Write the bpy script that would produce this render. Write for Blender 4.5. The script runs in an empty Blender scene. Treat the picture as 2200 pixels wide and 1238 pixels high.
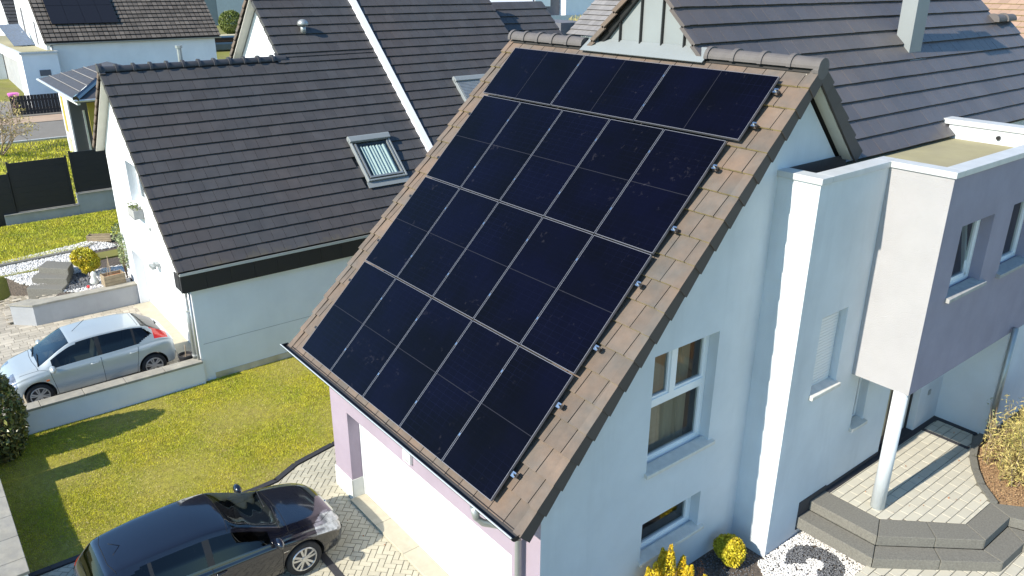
import bpy, bmesh, math, random
import numpy as np
from mathutils import Vector, Matrix
from mathutils.geometry import tessellate_polygon, delaunay_2d_cdt
R = math.radians
rng = random.Random(7)
npr = np.random.RandomState(11)
SC = bpy.context.scene
COL = SC.collection

# ------------------------------------------------------------------ camera, world, sun, exposure
cd = bpy.data.cameras.new('camera'); cam = bpy.data.objects.new('camera', cd); COL.objects.link(cam)
cam.location = (11.458, -4.6291, 5.7939)
yaw, pit, rol = -0.8983, 0.377, 0.0046
fw = Vector((math.sin(yaw)*math.cos(pit), math.cos(yaw)*math.cos(pit), -math.sin(pit)))
rt = Vector((math.cos(yaw), -math.sin(yaw), 0)); up = rt.cross(fw)
rr = rt*math.cos(rol)+up*math.sin(rol); uu = -rt*math.sin(rol)+up*math.cos(rol)
cam.rotation_euler = Matrix((rr, uu, -fw)).transposed().to_euler()
cd.sensor_width = 36.0; cd.lens = 1690.72/2200*36.0; cd.clip_start = 0.1; cd.clip_end = 2000
SC.camera = cam
w = bpy.data.worlds.new('World'); SC.world = w; w.use_nodes = True
nt = w.node_tree; bg = nt.nodes['Background']
sky = nt.nodes.new('ShaderNodeTexSky'); sky.sky_type = 'NISHITA'; sky.sun_disc = False
sky.sun_elevation = R(34.7); sky.sun_rotation = R(182); sky.air_density = 1.0; sky.dust_density = 0.2; sky.ozone_density = 2.0
tint = nt.nodes.new('ShaderNodeMix'); tint.data_type = 'RGBA'; tint.blend_type = 'MULTIPLY'; tint.inputs[0].default_value = 1.0
nt.links.new(sky.outputs[0], tint.inputs[6]); tint.inputs[7].default_value = (0.80, 1.04, 1.17, 1)
nt.links.new(tint.outputs[2], bg.inputs[0]); bg.inputs[1].default_value = 0.125
sd = bpy.data.lights.new('sun', 'SUN'); sd.energy = 4.7; sd.angle = R(0.53); sd.color = (1.0, 0.92, 0.79)
so = bpy.data.objects.new('sun', sd); COL.objects.link(so); so.location = (0, -30, 30)
so.rotation_euler = Vector((0.035, 1, -0.692)).to_track_quat('-Z', 'Y').to_euler()
vs = SC.view_settings; vs.view_transform = 'Standard'; vs.look = 'None'; vs.exposure = 0.72; vs.gamma = 1

# ------------------------------------------------------------------ materials
def mat(name, col, rough=0.8, metal=0.0, spec=0.5, noise=None, bump=None, island=0.0, col2=None, nscale=4.0, namt=0.5,
        coat=0.0, streak=None, alpha=None, trans=0.0, ior=1.45, rnoise=0.0):
    m = bpy.data.materials.new(name); m.use_nodes = True; t = m.node_tree; N = t.nodes; L = t.links
    b = N['Principled BSDF']; b.inputs['Roughness'].default_value = rough; b.inputs['Metallic'].default_value = metal
    b.inputs['Specular IOR Level'].default_value = spec
    if coat: b.inputs['Coat Weight'].default_value = coat; b.inputs['Coat Roughness'].default_value = 0.04
    if trans: b.inputs['Transmission Weight'].default_value = trans; b.inputs['IOR'].default_value = ior
    c4 = (*col, 1); b.inputs['Base Color'].default_value = c4
    tc = N.new('ShaderNodeTexCoord'); src = None
    def nz(scale, detail=6, rough_=0.6, vec=None):
        n = N.new('ShaderNodeTexNoise'); n.inputs['Scale'].default_value = scale; n.inputs['Detail'].default_value = detail
        n.inputs['Roughness'].default_value = rough_
        L.new(vec or tc.outputs['Object'], n.inputs['Vector']); return n
    def mix(a, bb, fac, blend='MIX'):
        x = N.new('ShaderNodeMix'); x.data_type = 'RGBA'; x.blend_type = blend
        for s, v in ((x.inputs[6], a), (x.inputs[7], bb)):
            if hasattr(v, 'is_linked') or hasattr(v, 'links'): L.new(v, s)
            else: s.default_value = (*v[:3], 1)
        if hasattr(fac, 'links'): L.new(fac, x.inputs[0])
        else: x.inputs[0].default_value = fac
        return x.outputs[2]
    def ramp(v, lo, hi):
        r = N.new('ShaderNodeMapRange'); r.inputs[1].default_value = lo; r.inputs[2].default_value = hi
        L.new(v, r.inputs[0]); return r.outputs[0]
    cur = None
    if col2 is not None:
        f = ramp(nz(nscale).outputs[0], 0.5-0.22/max(namt*2, .2), 0.5+0.22/max(namt*2, .2)); cur = mix(col, col2, f)
    if noise:   # value mottling, amplitude
        s, a = noise
        n = nz(s); v = N.new('ShaderNodeMapRange'); v.inputs[1].default_value = 0.3; v.inputs[2].default_value = 0.7
        v.inputs[3].default_value = 1-a; v.inputs[4].default_value = 1+a; L.new(n.outputs[0], v.inputs[0])
        h = N.new('ShaderNodeVectorMath'); h.operation = 'SCALE'
        if cur: L.new(cur, h.inputs[0])
        else: h.inputs[0].default_value = col
        L.new(v.outputs[0], h.inputs['Scale']); cur = h.outputs[0]
    if island:
        g = N.new('ShaderNodeNewGeometry'); v = N.new('ShaderNodeMapRange')
        v.inputs[3].default_value = 1-island; v.inputs[4].default_value = 1+island
        L.new(g.outputs['Random Per Island'], v.inputs[0])
        h = N.new('ShaderNodeVectorMath'); h.operation = 'SCALE'
        if cur: L.new(cur, h.inputs[0])
        else: h.inputs[0].default_value = col
        L.new(v.outputs[0], h.inputs['Scale']); cur = h.outputs[0]
    if streak:  # vertical weather streaks: (scale, amount, colour)
        s, a, cc = streak
        mp = N.new('ShaderNodeMapping'); mp.inputs['Scale'].default_value = (s, s, s*0.12)
        L.new(tc.outputs['Object'], mp.inputs['Vector'])
        n = nz(1.0, 5, .6, mp.outputs[0]); f = ramp(n.outputs[0], 0.5, 0.8)
        mm = N.new('ShaderNodeMath'); mm.operation = 'MULTIPLY'; mm.inputs[1].default_value = a; L.new(f, mm.inputs[0])
        cur = mix(cur if cur else col, cc, mm.outputs[0])
    if cur: L.new(cur, b.inputs['Base Color'])
    if rnoise:
        n = nz(6.0); v = N.new('ShaderNodeMapRange'); v.inputs[1].default_value = .3; v.inputs[2].default_value = .7
        v.inputs[3].default_value = max(0.02, rough-rnoise); v.inputs[4].default_value = rough+rnoise
        L.new(n.outputs[0], v.inputs[0]); L.new(v.outputs[0], b.inputs['Roughness'])
    if bump:
        s, st = bump; n = nz(s, 8); bb = N.new('ShaderNodeBump'); bb.inputs['Strength'].default_value = st; bb.inputs['Distance'].default_value = 0.02
        L.new(n.outputs[0], bb.inputs['Height']); L.new(bb.outputs[0], b.inputs['Normal'])
    if alpha is not None: b.inputs['Alpha'].default_value = alpha
    return m

def glass_mat(name, tint=(0.02, 0.03, 0.035), see=0.6, refl=(.85, .06)):
    """window glass: a mirror-like coat over a clear, tinted pane"""
    m = bpy.data.materials.new(name); m.use_nodes = True; t = m.node_tree; N = t.nodes; L = t.links
    N.remove(N['Principled BSDF']); out = N['Material Output']
    g = N.new('ShaderNodeBsdfGlossy'); g.inputs['Roughness'].default_value = 0.02; g.inputs['Color'].default_value = (1, 1, 1, 1)
    tr = N.new('ShaderNodeBsdfTransparent'); tr.inputs[0].default_value = (see*0.92, see, see*0.97, 1)
    lw = N.new('ShaderNodeLayerWeight'); lw.inputs[0].default_value = .5
    pw = N.new('ShaderNodeMath'); pw.operation = 'POWER'; pw.inputs[1].default_value = 4.0; L.new(lw.outputs['Facing'], pw.inputs[0])
    fr = N.new('ShaderNodeMath'); fr.operation = 'MULTIPLY_ADD'; fr.inputs[1].default_value = refl[0]; fr.inputs[2].default_value = refl[1]; L.new(pw.outputs[0], fr.inputs[0])
    mx = N.new('ShaderNodeMixShader'); L.new(fr.outputs[0], mx.inputs[0]); L.new(tr.outputs[0], mx.inputs[1]); L.new(g.outputs[0], mx.inputs[2])
    L.new(mx.outputs[0], out.inputs[0]); return m

M = {}
M['render_white'] = mat('white render', (0.62, 0.665, 0.69), .9, bump=(120, .6), noise=(1.2, .06), streak=(2.2, .34, (.40, .43, .45)))
M['render_pink'] = mat('mauve render', (0.345, 0.285, 0.34), .9, bump=(120, .6), noise=(1.5, .07), streak=(3, .2, (.26, .21, .26)))
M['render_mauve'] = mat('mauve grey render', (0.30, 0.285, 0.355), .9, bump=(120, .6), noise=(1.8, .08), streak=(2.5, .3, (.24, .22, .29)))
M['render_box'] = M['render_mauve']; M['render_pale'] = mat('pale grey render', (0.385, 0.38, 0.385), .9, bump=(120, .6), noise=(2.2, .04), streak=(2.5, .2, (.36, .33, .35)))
M['plinth'] = mat('pale plinth', (0.62, 0.63, 0.58), .9, bump=(60, .2), noise=(3, .08))
M['render_left'] = mat('neighbour white render', (0.78, 0.80, 0.82), .9, bump=(60, .25), noise=(1.0, .05), streak=(1.6, .25, (.60, .62, .64)))
M['stain'] = mat('weathered wall base', (0.64, 0.62, 0.54), .95, bump=(40, .3), noise=(3, .12), col2=(.46, .35, .16), nscale=1.3)
M['tile_sun'] = mat('brown grey concrete roof tiles', (0.100, 0.093, 0.083), .8, island=.12, noise=(7, .12), bump=(90, .3), col2=(0.165, 0.115, 0.082), nscale=1.6, namt=.55)
M['tile_dark'] = mat('anthracite roof tiles', (0.062, 0.063, 0.065), .5, island=.08, noise=(2.5, .12), bump=(60, .15), spec=.45, col2=(.074, .064, .060), nscale=.45, namt=.5)
M['tile_violet'] = mat('grey violet roof tiles', (0.084, 0.079, 0.082), .45, island=.07, noise=(.8, .14), bump=(60, .15), spec=.5, col2=(.112, .092, .082), nscale=.5, namt=.5)
M['ridge'] = mat('taupe ridge tiles', (0.112, 0.102, 0.098), .7, noise=(5, .12), bump=(60, .2))
M['ridge_dark'] = mat('dark ridge tiles', (0.05, 0.05, 0.055), .5, noise=(5, .12))
M['tile_far'] = mat('grey brown roof tiles', (0.115, 0.098, 0.082), .8, island=.3, bump=(30, .2))
M['tile_tan'] = mat('tan roof tiles', (0.36, 0.24, 0.17), .8, island=.12, bump=(30, .2))
M['tile_grey'] = mat('pale grey weathered tiles', (0.20, 0.19, 0.185), .8, island=.15, bump=(30, .2), noise=(2, .1))
M['tile_edge'] = mat('lichen on tile edges', (0.36, 0.29, 0.14), .95, noise=(14, .3))
M['tile_edge_shade'] = mat('shade painted tile front edges', (0.05, 0.045, 0.035), .95, noise=(10, .4))  # dark colour paints the shadow line along the front of each tile course
M['tile_moss'] = mat('mossy dark roof tiles', (0.075, 0.068, 0.060), .9, island=.2, noise=(9, .25), col2=(.17, .145, .055), nscale=1.6, namt=.5)
def eave_moss(src, name, z0, z1, col, amt):
    m = M[src].copy(); m.name = name; t = m.node_tree; N = t.nodes; L = t.links; b = N['Principled BSDF']; old = b.inputs['Base Color'].links[0].from_socket
    tc = N.new('ShaderNodeTexCoord'); sp = N.new('ShaderNodeSeparateXYZ'); L.new(tc.outputs['Object'], sp.inputs[0])
    n = N.new('ShaderNodeTexNoise'); n.inputs['Scale'].default_value = 1.6; n.inputs['Detail'].default_value = 8; n.inputs['Roughness'].default_value = .75; L.new(tc.outputs['Object'], n.inputs['Vector'])
    a = N.new('ShaderNodeMath'); a.operation = 'MULTIPLY_ADD'; a.inputs[1].default_value = (z1-z0)*3.0; L.new(n.outputs[0], a.inputs[0])
    s_ = N.new('ShaderNodeMath'); s_.operation = 'SUBTRACT'; s_.inputs[0].default_value = z1-(z1-z0)*1.2; L.new(sp.outputs[2], s_.inputs[1]); L.new(s_.outputs[0], a.inputs[2])
    r = N.new('ShaderNodeMapRange'); r.inputs[1].default_value = (z1-z0)*1.1; r.inputs[2].default_value = (z1-z0)*2.2; r.inputs[4].default_value = amt; L.new(a.outputs[0], r.inputs[0])
    x = N.new('ShaderNodeMix'); x.data_type = 'RGBA'; L.new(r.outputs[0], x.inputs[0]); L.new(old, x.inputs[6]); x.inputs[7].default_value = (*col, 1); L.new(x.outputs[2], b.inputs['Base Color']); M[name] = m
eave_moss('tile_dark', 'tile_dark_eave', -.25, .25, (.17, .14, .06), .75)
eave_moss('tile_violet', 'tile_violet_eave', 3.1, 3.5, (.20, .17, .07), .8)
M['deck'] = mat('roof underlay', (0.03, 0.028, 0.026), .9)
M['verge_shade'] = mat('verge tile sides darkened as shade', (0.065, 0.055, 0.05), .7, bump=(50, .2), island=.1)  # shade put into the colour of the outer verge faces
M['soffit'] = mat('cream soffit boards', (0.55, 0.54, 0.48), .8, noise=(3, .06))
M['zinc'] = mat('grey zinc', (0.36, 0.38, 0.37), .45, metal=.6, noise=(5, .08), rnoise=.1)
M['zinc_clad'] = mat('standing seam zinc cladding', (0.235, 0.26, 0.265), .6, metal=.1, noise=(1.2, .06))
M['coping'] = mat('pale grey coping', (0.52, 0.54, 0.54), .55, metal=.1, noise=(5, .07), streak=(6, .2, (.38, .38, .36)))
M['gutter_pale'] = mat('pale gutter lip', (0.60, 0.62, 0.62), .35, metal=.5)
M['black_metal'] = mat('black metal', (0.012, 0.012, 0.013), .45)
M['steel'] = mat('stainless steel', (0.62, 0.62, 0.62), .25, metal=1.0)
M['pv_frame'] = mat('anodised panel frame', (0.24, 0.24, 0.26), .4, metal=.5)
M['pv_frame_black'] = mat('black panel frame', (0.02, 0.02, 0.025), .4, metal=.3)
M['pvc'] = mat('white window frame', (0.78, 0.80, 0.80), .3)
M['sill'] = mat('stone window sill', (0.60, 0.585, 0.53), .85, noise=(9, .1), bump=(60, .2))
M['sill_dark'] = mat('grey stone sill', (0.34, 0.34, 0.33), .85, noise=(12, .15), bump=(60, .2))
M['glass'] = glass_mat('window glass')
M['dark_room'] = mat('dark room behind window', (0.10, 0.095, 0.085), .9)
M['curtain'] = mat('tan curtain', (0.60, 0.50, 0.36), .9)
M['net'] = mat('pale net curtain', (0.50, 0.56, 0.56), .8)
M['glass_clear'] = glass_mat('clear roof window glass', see=.9)
M['shutter'] = mat('white roller shutter', (0.72, 0.73, 0.72), .5)
M['garage_white'] = mat('white garage door', (0.80, 0.80, 0.80), .4)
M['door_dark'] = mat('dark brown entrance door', (0.10, 0.07, 0.055), .4)
M['brass'] = mat('sandblasted door glass', (0.42, 0.36, 0.22), .3)
M['stone_edge'] = mat('sandstone threshold', (0.42, 0.39, 0.30), .9, noise=(6, .1), bump=(40, .2))
M['cap_stone'] = mat('weathered sandstone coping', (0.36, 0.335, 0.27), .9, noise=(4, .14), bump=(30, .3), col2=(.27, .26, .23), nscale=5, namt=.5, island=.07)
M['basalt'] = mat('dark granite step', (0.165, 0.158, 0.135), .85, noise=(40, .25), bump=(90, .2))
M['basalt_black'] = mat('black stone edging', (0.035, 0.035, 0.04), .7, noise=(20, .2))
M['paver'] = mat('cream concrete pavers', (0.46, 0.43, 0.33), .9, island=.08, noise=(2.2, .09), bump=(70, .35))
M['paver_patio'] = mat('pale concrete slabs', (0.50, 0.47, 0.38), .9, island=.05, noise=(3, .05), bump=(70, .3))
M['paver_mix'] = mat('mixed grey pavers', (0.42, 0.38, 0.31), .9, island=.2, noise=(2, .07), bump=(60, .3))
M['joint'] = mat('sand joints', (0.10, 0.09, 0.07), .95, noise=(9, .2))
M['joint_pale'] = mat('pale sand joints', (0.20, 0.18, 0.14), .95)
M['asphalt'] = mat('asphalt', (0.20, 0.185, 0.16), .9, noise=(2, .07), bump=(80, .2))
M['asphalt_tan'] = mat('tan gravel verge', (0.42, 0.31, 0.22), .95, noise=(1.5, .08), bump=(60, .3))
M['soil'] = mat('dark mulch', (0.05, 0.045, 0.042), .95, noise=(22, .5), bump=(30, .8), col2=(.14, .11, .085), nscale=25)
M['mulch'] = mat('bark mulch', (0.22, 0.125, 0.07), .95, noise=(25, .5), bump=(35, .9), col2=(.40, .27, .14), nscale=30)
M['earth'] = mat('earth under turf', (0.27, 0.25, 0.03), .95, noise=(9, .3), bump=(30, .5), col2=(.28, .23, .06), nscale=1.1)
M['earth_far'] = mat('distant turf', (0.17, 0.18, 0.02), .95, noise=(.5, .25), bump=(20, .5), col2=(.20, .18, .06), nscale=.7)
M['flat_roof'] = mat('algae stained flat roof felt', (0.30, 0.27, 0.17), .95, noise=(2, .1), bump=(50, .2), col2=(.34, .31, .17), nscale=1.2)
M['fence'] = mat('anthracite fence panel', (0.016, 0.016, 0.019), .55, bump=(3, .05))
M['wall_grey'] = mat('grey rendered wall', (0.36, 0.37, 0.38), .9, bump=(40, .3), noise=(1.6, .1), streak=(3, .3, (.25, .25, .26)))
M['wood'] = mat('weathered timber', (0.30, 0.235, 0.15), .85, noise=(5, .2), bump=(20, .4))
M['bin'] = mat('pink plastic', (0.60, 0.14, 0.42), .5)
M['yellow'] = mat('ochre render', (0.42, 0.33, 0.06), .9, noise=(2, .05))
M['yellow_pale'] = mat('pale yellow render', (0.60, 0.57, 0.38), .9, noise=(2, .05))
M['wall_anth'] = mat('anthracite render', (0.13, 0.13, 0.145), .9, noise=(2, .06))
M['white_pebble'] = mat('white marble chippings', (0.66, 0.65, 0.63), .7, island=.22)
M['grey_pebble'] = mat('slate chippings', (0.13, 0.135, 0.145), .7, island=.55)
M['black_rubber'] = mat('tyre rubber', (0.018, 0.018, 0.019), .8)
M['alloy'] = mat('alloy rim', (0.60, 0.61, 0.63), .28, metal=.9)
M['hub_dark'] = mat('dark wheel disc', (0.05, 0.05, 0.055), .5, metal=.5)  # even dark metal colour for the disc behind the spokes
M['car_black'] = mat('black car paint', (0.006, 0.007, 0.013), .12, metal=0.0, coat=1.0, spec=.6)
M['car_silver'] = mat('silver car paint', (0.40, 0.45, 0.47), .38, metal=.25, coat=.6)
M['car_glass'] = glass_mat('car glass', see=.72)
M['car_glass_dark'] = glass_mat('tinted car glass', see=.10, refl=(.5, .045))
M['trim'] = mat('black trim', (0.015, 0.015, 0.016), .5)
M['seam'] = mat('panel gap', (0.004, 0.004, 0.004), .9)
M['cabin'] = mat('car cabin plastic', (0.06, 0.065, 0.065), .8)
M['seat_cloth'] = mat('grey seat cloth', (0.22, 0.24, 0.20), .9)
M['red_lamp'] = mat('red tail lamp', (0.70, 0.02, 0.012), .15, coat=1)
M['amber'] = mat('amber indicator', (0.75, 0.16, 0.02), .2, coat=1)
M['lamp_clear'] = mat('headlamp lens', (0.30, 0.31, 0.33), .2, metal=.6, coat=1, noise=(9, .6))
M['chrome'] = mat('chrome', (0.75, 0.75, 0.75), .08, metal=1)
M['leaf_yellow'] = mat('golden foliage', (0.58, 0.42, 0.014), .7, island=.4, col2=(.34, .36, .02), nscale=3)
M['leaf_gold'] = mat('golden conifer foliage', (0.66, 0.42, 0.015), .7, island=.4, col2=(.55, .46, .02), nscale=6)
M['leaf_dark'] = mat('dark glossy leaves', (0.075, 0.13, 0.025), .32, island=.6, col2=(.22, .17, .06), nscale=7)
M['leaf_green'] = mat('hedge leaves', (0.17, 0.20, 0.025), .6, island=.45, col2=(.07, .11, .02), nscale=2)
M['leaf_pale'] = mat('pale variegated leaves', (0.26, 0.31, 0.14), .6, island=.4)
M['leaf_red'] = mat('dry rust foliage', (0.38, 0.15, 0.06), .8, island=.35)
M['reed'] = mat('dry bamboo leaves', (0.55, 0.42, 0.19), .8, island=.35, col2=(.30, .29, .05), nscale=3)
M['twig'] = mat('twigs', (0.30, 0.235, 0.16), .85, island=.25)
M['bark'] = mat('bark', (0.12, 0.08, 0.05), .9, bump=(20, .6))
M['grass'] = mat('grass blades', (0.62, 0.56, 0.04), .65, island=.38, col2=(.36, .42, .02), nscale=1.3, namt=.5, noise=(6, .28))
M['grass_dry'] = mat('dry grass litter', (0.45, 0.38, 0.17), .8, island=.35)
M['water_dark'] = mat('dark valley void', (0.01, 0.01, 0.012), .8)
M['blue_car'] = mat('blue grey car paint', (0.05, 0.085, 0.12), .25, coat=.8)
M['siren'] = mat('white plastic', (0.75, 0.75, 0.72), .5)
M['moss_sand'] = mat('sand edge', (0.5, 0.45, 0.32), .95)
M['pv_small'] = mat('polycrystalline cells', (0.05, 0.09, 0.16), .2, coat=.6, noise=(8, .3))

def pv_glass():
    m = bpy.data.materials.new('solar cell glass'); m.use_nodes = True; t = m.node_tree; N = t.nodes; L = t.links
    b = N['Principled BSDF']; b.inputs['Roughness'].default_value = .16; b.inputs['Specular IOR Level'].default_value = .13
    uv = N.new('ShaderNodeUVMap'); sp = N.new('ShaderNodeSeparateXYZ'); L.new(uv.outputs[0], sp.inputs[0])
    def mth(op, a, bb=None):
        x = N.new('ShaderNodeMath'); x.operation = op
        for i, v in enumerate((a, bb)):
            if v is None: continue
            if isinstance(v, (int, float)): x.inputs[i].default_value = v
            else: L.new(v, x.inputs[i])
        return x.outputs[0]
    def line(v, n, wd):
        f = mth('FRACT', mth('MULTIPLY', v, n)); a = mth('ABSOLUTE', mth('SUBTRACT', f, .5)); return mth('GREATER_THAN', a, .5-wd)
    gx = line(sp.outputs[0], 6, .012); gy = line(sp.outputs[1], 20, .02)
    grid = mth('MAXIMUM', gx, gy)
    mid = mth('LESS_THAN', mth('ABSOLUTE', mth('SUBTRACT', sp.outputs[1], .5)), .0028)
    tc = N.new('ShaderNodeTexCoord'); oi = N.new('ShaderNodeObjectInfo')
    va = N.new('ShaderNodeVectorMath'); va.operation = 'ADD'; L.new(tc.outputs['Object'], va.inputs[0])
    cx = N.new('ShaderNodeCombineXYZ'); sc_ = mth('MULTIPLY', oi.outputs['Random'], 50.0); L.new(sc_, cx.inputs[0]); L.new(sc_, cx.inputs[2]); L.new(cx.outputs[0], va.inputs[1])
    def nz(s, d=6, w=0.0):
        n = N.new('ShaderNodeTexNoise'); n.inputs['Scale'].default_value = s; n.inputs['Detail'].default_value = d; n.inputs['Distortion'].default_value = w
        L.new(va.outputs[0], n.inputs['Vector']); return n.outputs[0]
    def rmp(v, a, bb, c=0., d=1.):
        r = N.new('ShaderNodeMapRange'); r.inputs[1].default_value = a; r.inputs[2].default_value = bb; r.inputs[3].default_value = c; r.inputs[4].default_value = d
        L.new(v, r.inputs[0]); return r.outputs[0]
    def mix(a, bb, f):
        x = N.new('ShaderNodeMix'); x.data_type = 'RGBA'
        for s, v in ((x.inputs[6], a), (x.inputs[7], bb)):
            if isinstance(v, tuple): s.default_value = (*v, 1)
            else: L.new(v, s)
        L.new(f, x.inputs[0]); return x.outputs[2]
    c = mix((.0014, .0011, .0019), (.0017, .0015, .0065), rmp(nz(1.1, 3), .35, .65))
    c = mix(c, (.005, .006, .020), mth('MULTIPLY', grid, rmp(nz(.8, 2), .4, .65, .1, .75)))
    c = mix(c, (.020, .020, .026), mid)
    dust = rmp(mth('MULTIPLY', nz(2.2, 8, 1.2), nz(14, 6, .6)), .375, .56, 0, .08)
    c = mix(c, (.26, .24, .26), dust); L.new(c, b.inputs['Base Color'])
    L.new(rmp(nz(3, 5), .3, .7, .12, .22), b.inputs['Roughness'])
    return m
M['pv_glass'] = pv_glass()

# ------------------------------------------------------------------ mesh helpers
class MB:
    def __init__(s): s.v = []; s.f = []; s.mi = []; s.uv = None
    def poly(s, pts, mi=0):
        k = len(s.v); s.v += [tuple(p) for p in pts]; s.f.append(tuple(range(k, k+len(pts)))); s.mi.append(mi)
    def mesh(s, vs, fs, mi=0):
        k = len(s.v); s.v += [tuple(p) for p in vs]; s.f += [tuple(i+k for i in f) for f in fs]; s.mi += [mi]*len(fs) if isinstance(mi, int) else list(mi)
    def box(s, a, b, mi=0):
        x0, y0, z0 = a; x1, y1, z1 = b
        s.mesh([(x0,y0,z0),(x1,y0,z0),(x1,y1,z0),(x0,y1,z0),(x0,y0,z1),(x1,y0,z1),(x1,y1,z1),(x0,y1,z1)],
               [(0,3,2,1),(4,5,6,7),(0,1,5,4),(1,2,6,5),(2,3,7,6),(3,0,4,7)], mi)
    def obox(s, o, u, v, n, u0, u1, v0, v1, n0, n1, mi=0):
        """box in a local frame (u, v, n need not be world axes)"""
        o = Vector(o); P = lambda a, b, c: o+u*a+v*b+n*c
        s.mesh([P(u0,v0,n0),P(u1,v0,n0),P(u1,v1,n0),P(u0,v1,n0),P(u0,v0,n1),P(u1,v0,n1),P(u1,v1,n1),P(u0,v1,n1)],
               [(0,3,2,1),(4,5,6,7),(0,1,5,4),(1,2,6,5),(2,3,7,6),(3,0,4,7)], mi)
    def prism(s, pts, z0, z1, mi=0, top=None):
        n = len(pts); z0f = z0 if callable(z0) else (lambda x, y: z0); z1f = z1 if callable(z1) else (lambda x, y: z1)
        vs = [(x, y, z0f(x, y)) for x, y in pts]+[(x, y, z1f(x, y)) for x, y in pts]
        tri = tessellate_polygon([[Vector((x, y, 0)) for x, y in pts]])
        fs = [tuple(i+n for i in t) for t in tri]+[tuple(reversed(t)) for t in tri]+[(i, (i+1) % n, (i+1) % n+n, i+n) for i in range(n)]
        s.mesh(vs, fs, mi)
    def tube(s, pts, r, seg=8, mi=0, cap=True):
        pts = [Vector(p) for p in pts]; rs = r if isinstance(r, (list, tuple)) else [r]*len(pts); rings = []
        up0 = Vector((0, 0, 1))
        for i, p in enumerate(pts):
            d = (pts[min(i+1, len(pts)-1)]-pts[max(i-1, 0)]).normalized()
            a = d.cross(up0 if abs(d.z) < .9 else Vector((1, 0, 0))).normalized(); b = d.cross(a)
            rings.append([p+a*rs[i]*math.cos(2*math.pi*k/seg)+b*rs[i]*math.sin(2*math.pi*k/seg) for k in range(seg)])
        vs = [q for rg in rings for q in rg]; fs = []
        for i in range(len(pts)-1):
            for k in range(seg): fs.append((i*seg+k, i*seg+(k+1) % seg, (i+1)*seg+(k+1) % seg, (i+1)*seg+k))
        if cap: fs += [tuple(range(seg-1, -1, -1)), tuple((len(pts)-1)*seg+k for k in range(seg))]
        s.mesh(vs, fs, mi)
    def obj(s, name, mats, parent=None, smooth=False, bevel=0, fix=True):
        me = bpy.data.meshes.new(name); me.from_pydata(s.v, [], s.f)
        for m in (mats if isinstance(mats, (list, tuple)) else [mats]): me.materials.append(M[m] if isinstance(m, str) else m)
        me.polygons.foreach_set('material_index', s.mi)
        if smooth: me.polygons.foreach_set('use_smooth', [True]*len(s.f))
        if s.uv: 
            l = me.uv_layers.new(name='UVMap')
            for i, q in enumerate(s.uv): l.data[i].uv = q
        me.update()
        if fix:
            bm = bmesh.new(); bm.from_mesh(me); bmesh.ops.recalc_face_normals(bm, faces=bm.faces); bm.to_mesh(me); bm.free()
        o = bpy.data.objects.new(name, me); COL.objects.link(o)
        if parent is not None: o.parent = parent; o.matrix_parent_inverse = Matrix.Translation(parent.location).inverted() if parent.type == 'EMPTY' and parent.parent is None else Matrix()
        if bevel:
            b = o.modifiers.new('bevel', 'BEVEL'); b.width = bevel; b.segments = 2; b.limit_method = 'ANGLE'; b.angle_limit = R(40)
        return o

def thing(name, label, cat, loc=(0, 0, 0), group=None):
    o = bpy.data.objects.new(name, None); COL.objects.link(o); o.location = loc; o.empty_display_size = .2
    return tag(o, label, cat, group)
def tag(o, label, cat, group=None):
    o['label'] = label; o['category'] = cat
    if group: o['group'] = group
    return o
def struct(o): o['kind'] = 'structure'; return o
def lab(o, label): o['label'] = label; return o
def dup(root, delta=(0, 0, 0), label=None):
    """copy of a thing with its parts and sub-parts, shifted by delta"""
    r = root.copy(); COL.objects.link(r); r.location = root.location+Vector(delta)
    if label: r['label'] = label
    for ch in list(root.children):
        c = ch.copy(); COL.objects.link(c); c.parent = r
        for g in list(ch.children):
            d = g.copy(); COL.objects.link(d); d.parent = c
    return r
X, Y, Z = Vector((1, 0, 0)), Vector((0, 1, 0)), Vector((0, 0, 1))

def wall(name, o, u, v, n, outer, holes, depth, mats, parent, thick=None, rim=False):
    """flat wall in the (u,v) plane facing n with openings; reveals go back by depth"""
    o = Vector(o); mb = MB(); P = lambda q, d=0: o+u*q[0]+v*q[1]-n*d
    rings_ = [list(outer)]+[list(h) for h in holes]; vv_, ee_ = [], []
    for l in rings_:
        k = len(vv_); vv_ += [Vector((q[0], q[1])) for q in l]; ee_ += [(k+i, k+(i+1) % len(l)) for i in range(len(l))]
    cv_, ce_, cf_ = delaunay_2d_cdt(vv_, ee_, [], 0, 1e-6)[:3]
    for t in cf_:
        mx_, my_ = sum(cv_[i].x for i in t)/len(t), sum(cv_[i].y for i in t)/len(t)
        if not inpoly(mx_, my_, outer) or any(inpoly(mx_, my_, h) for h in holes): continue
        mb.poly([P((cv_[i].x, cv_[i].y)) for i in t])
    for h in holes:
        for i in range(len(h)):
            a, b = h[i], h[(i+1) % len(h)]; mb.poly([P(a), P(b), P(b, depth), P(a, depth)])
    th = thick or depth
    return mb.obj(name, mats, parent, fix=False)

def rect(a, b, c, d): return [(a, c), (b, c), (b, d), (a, d)]

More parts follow.
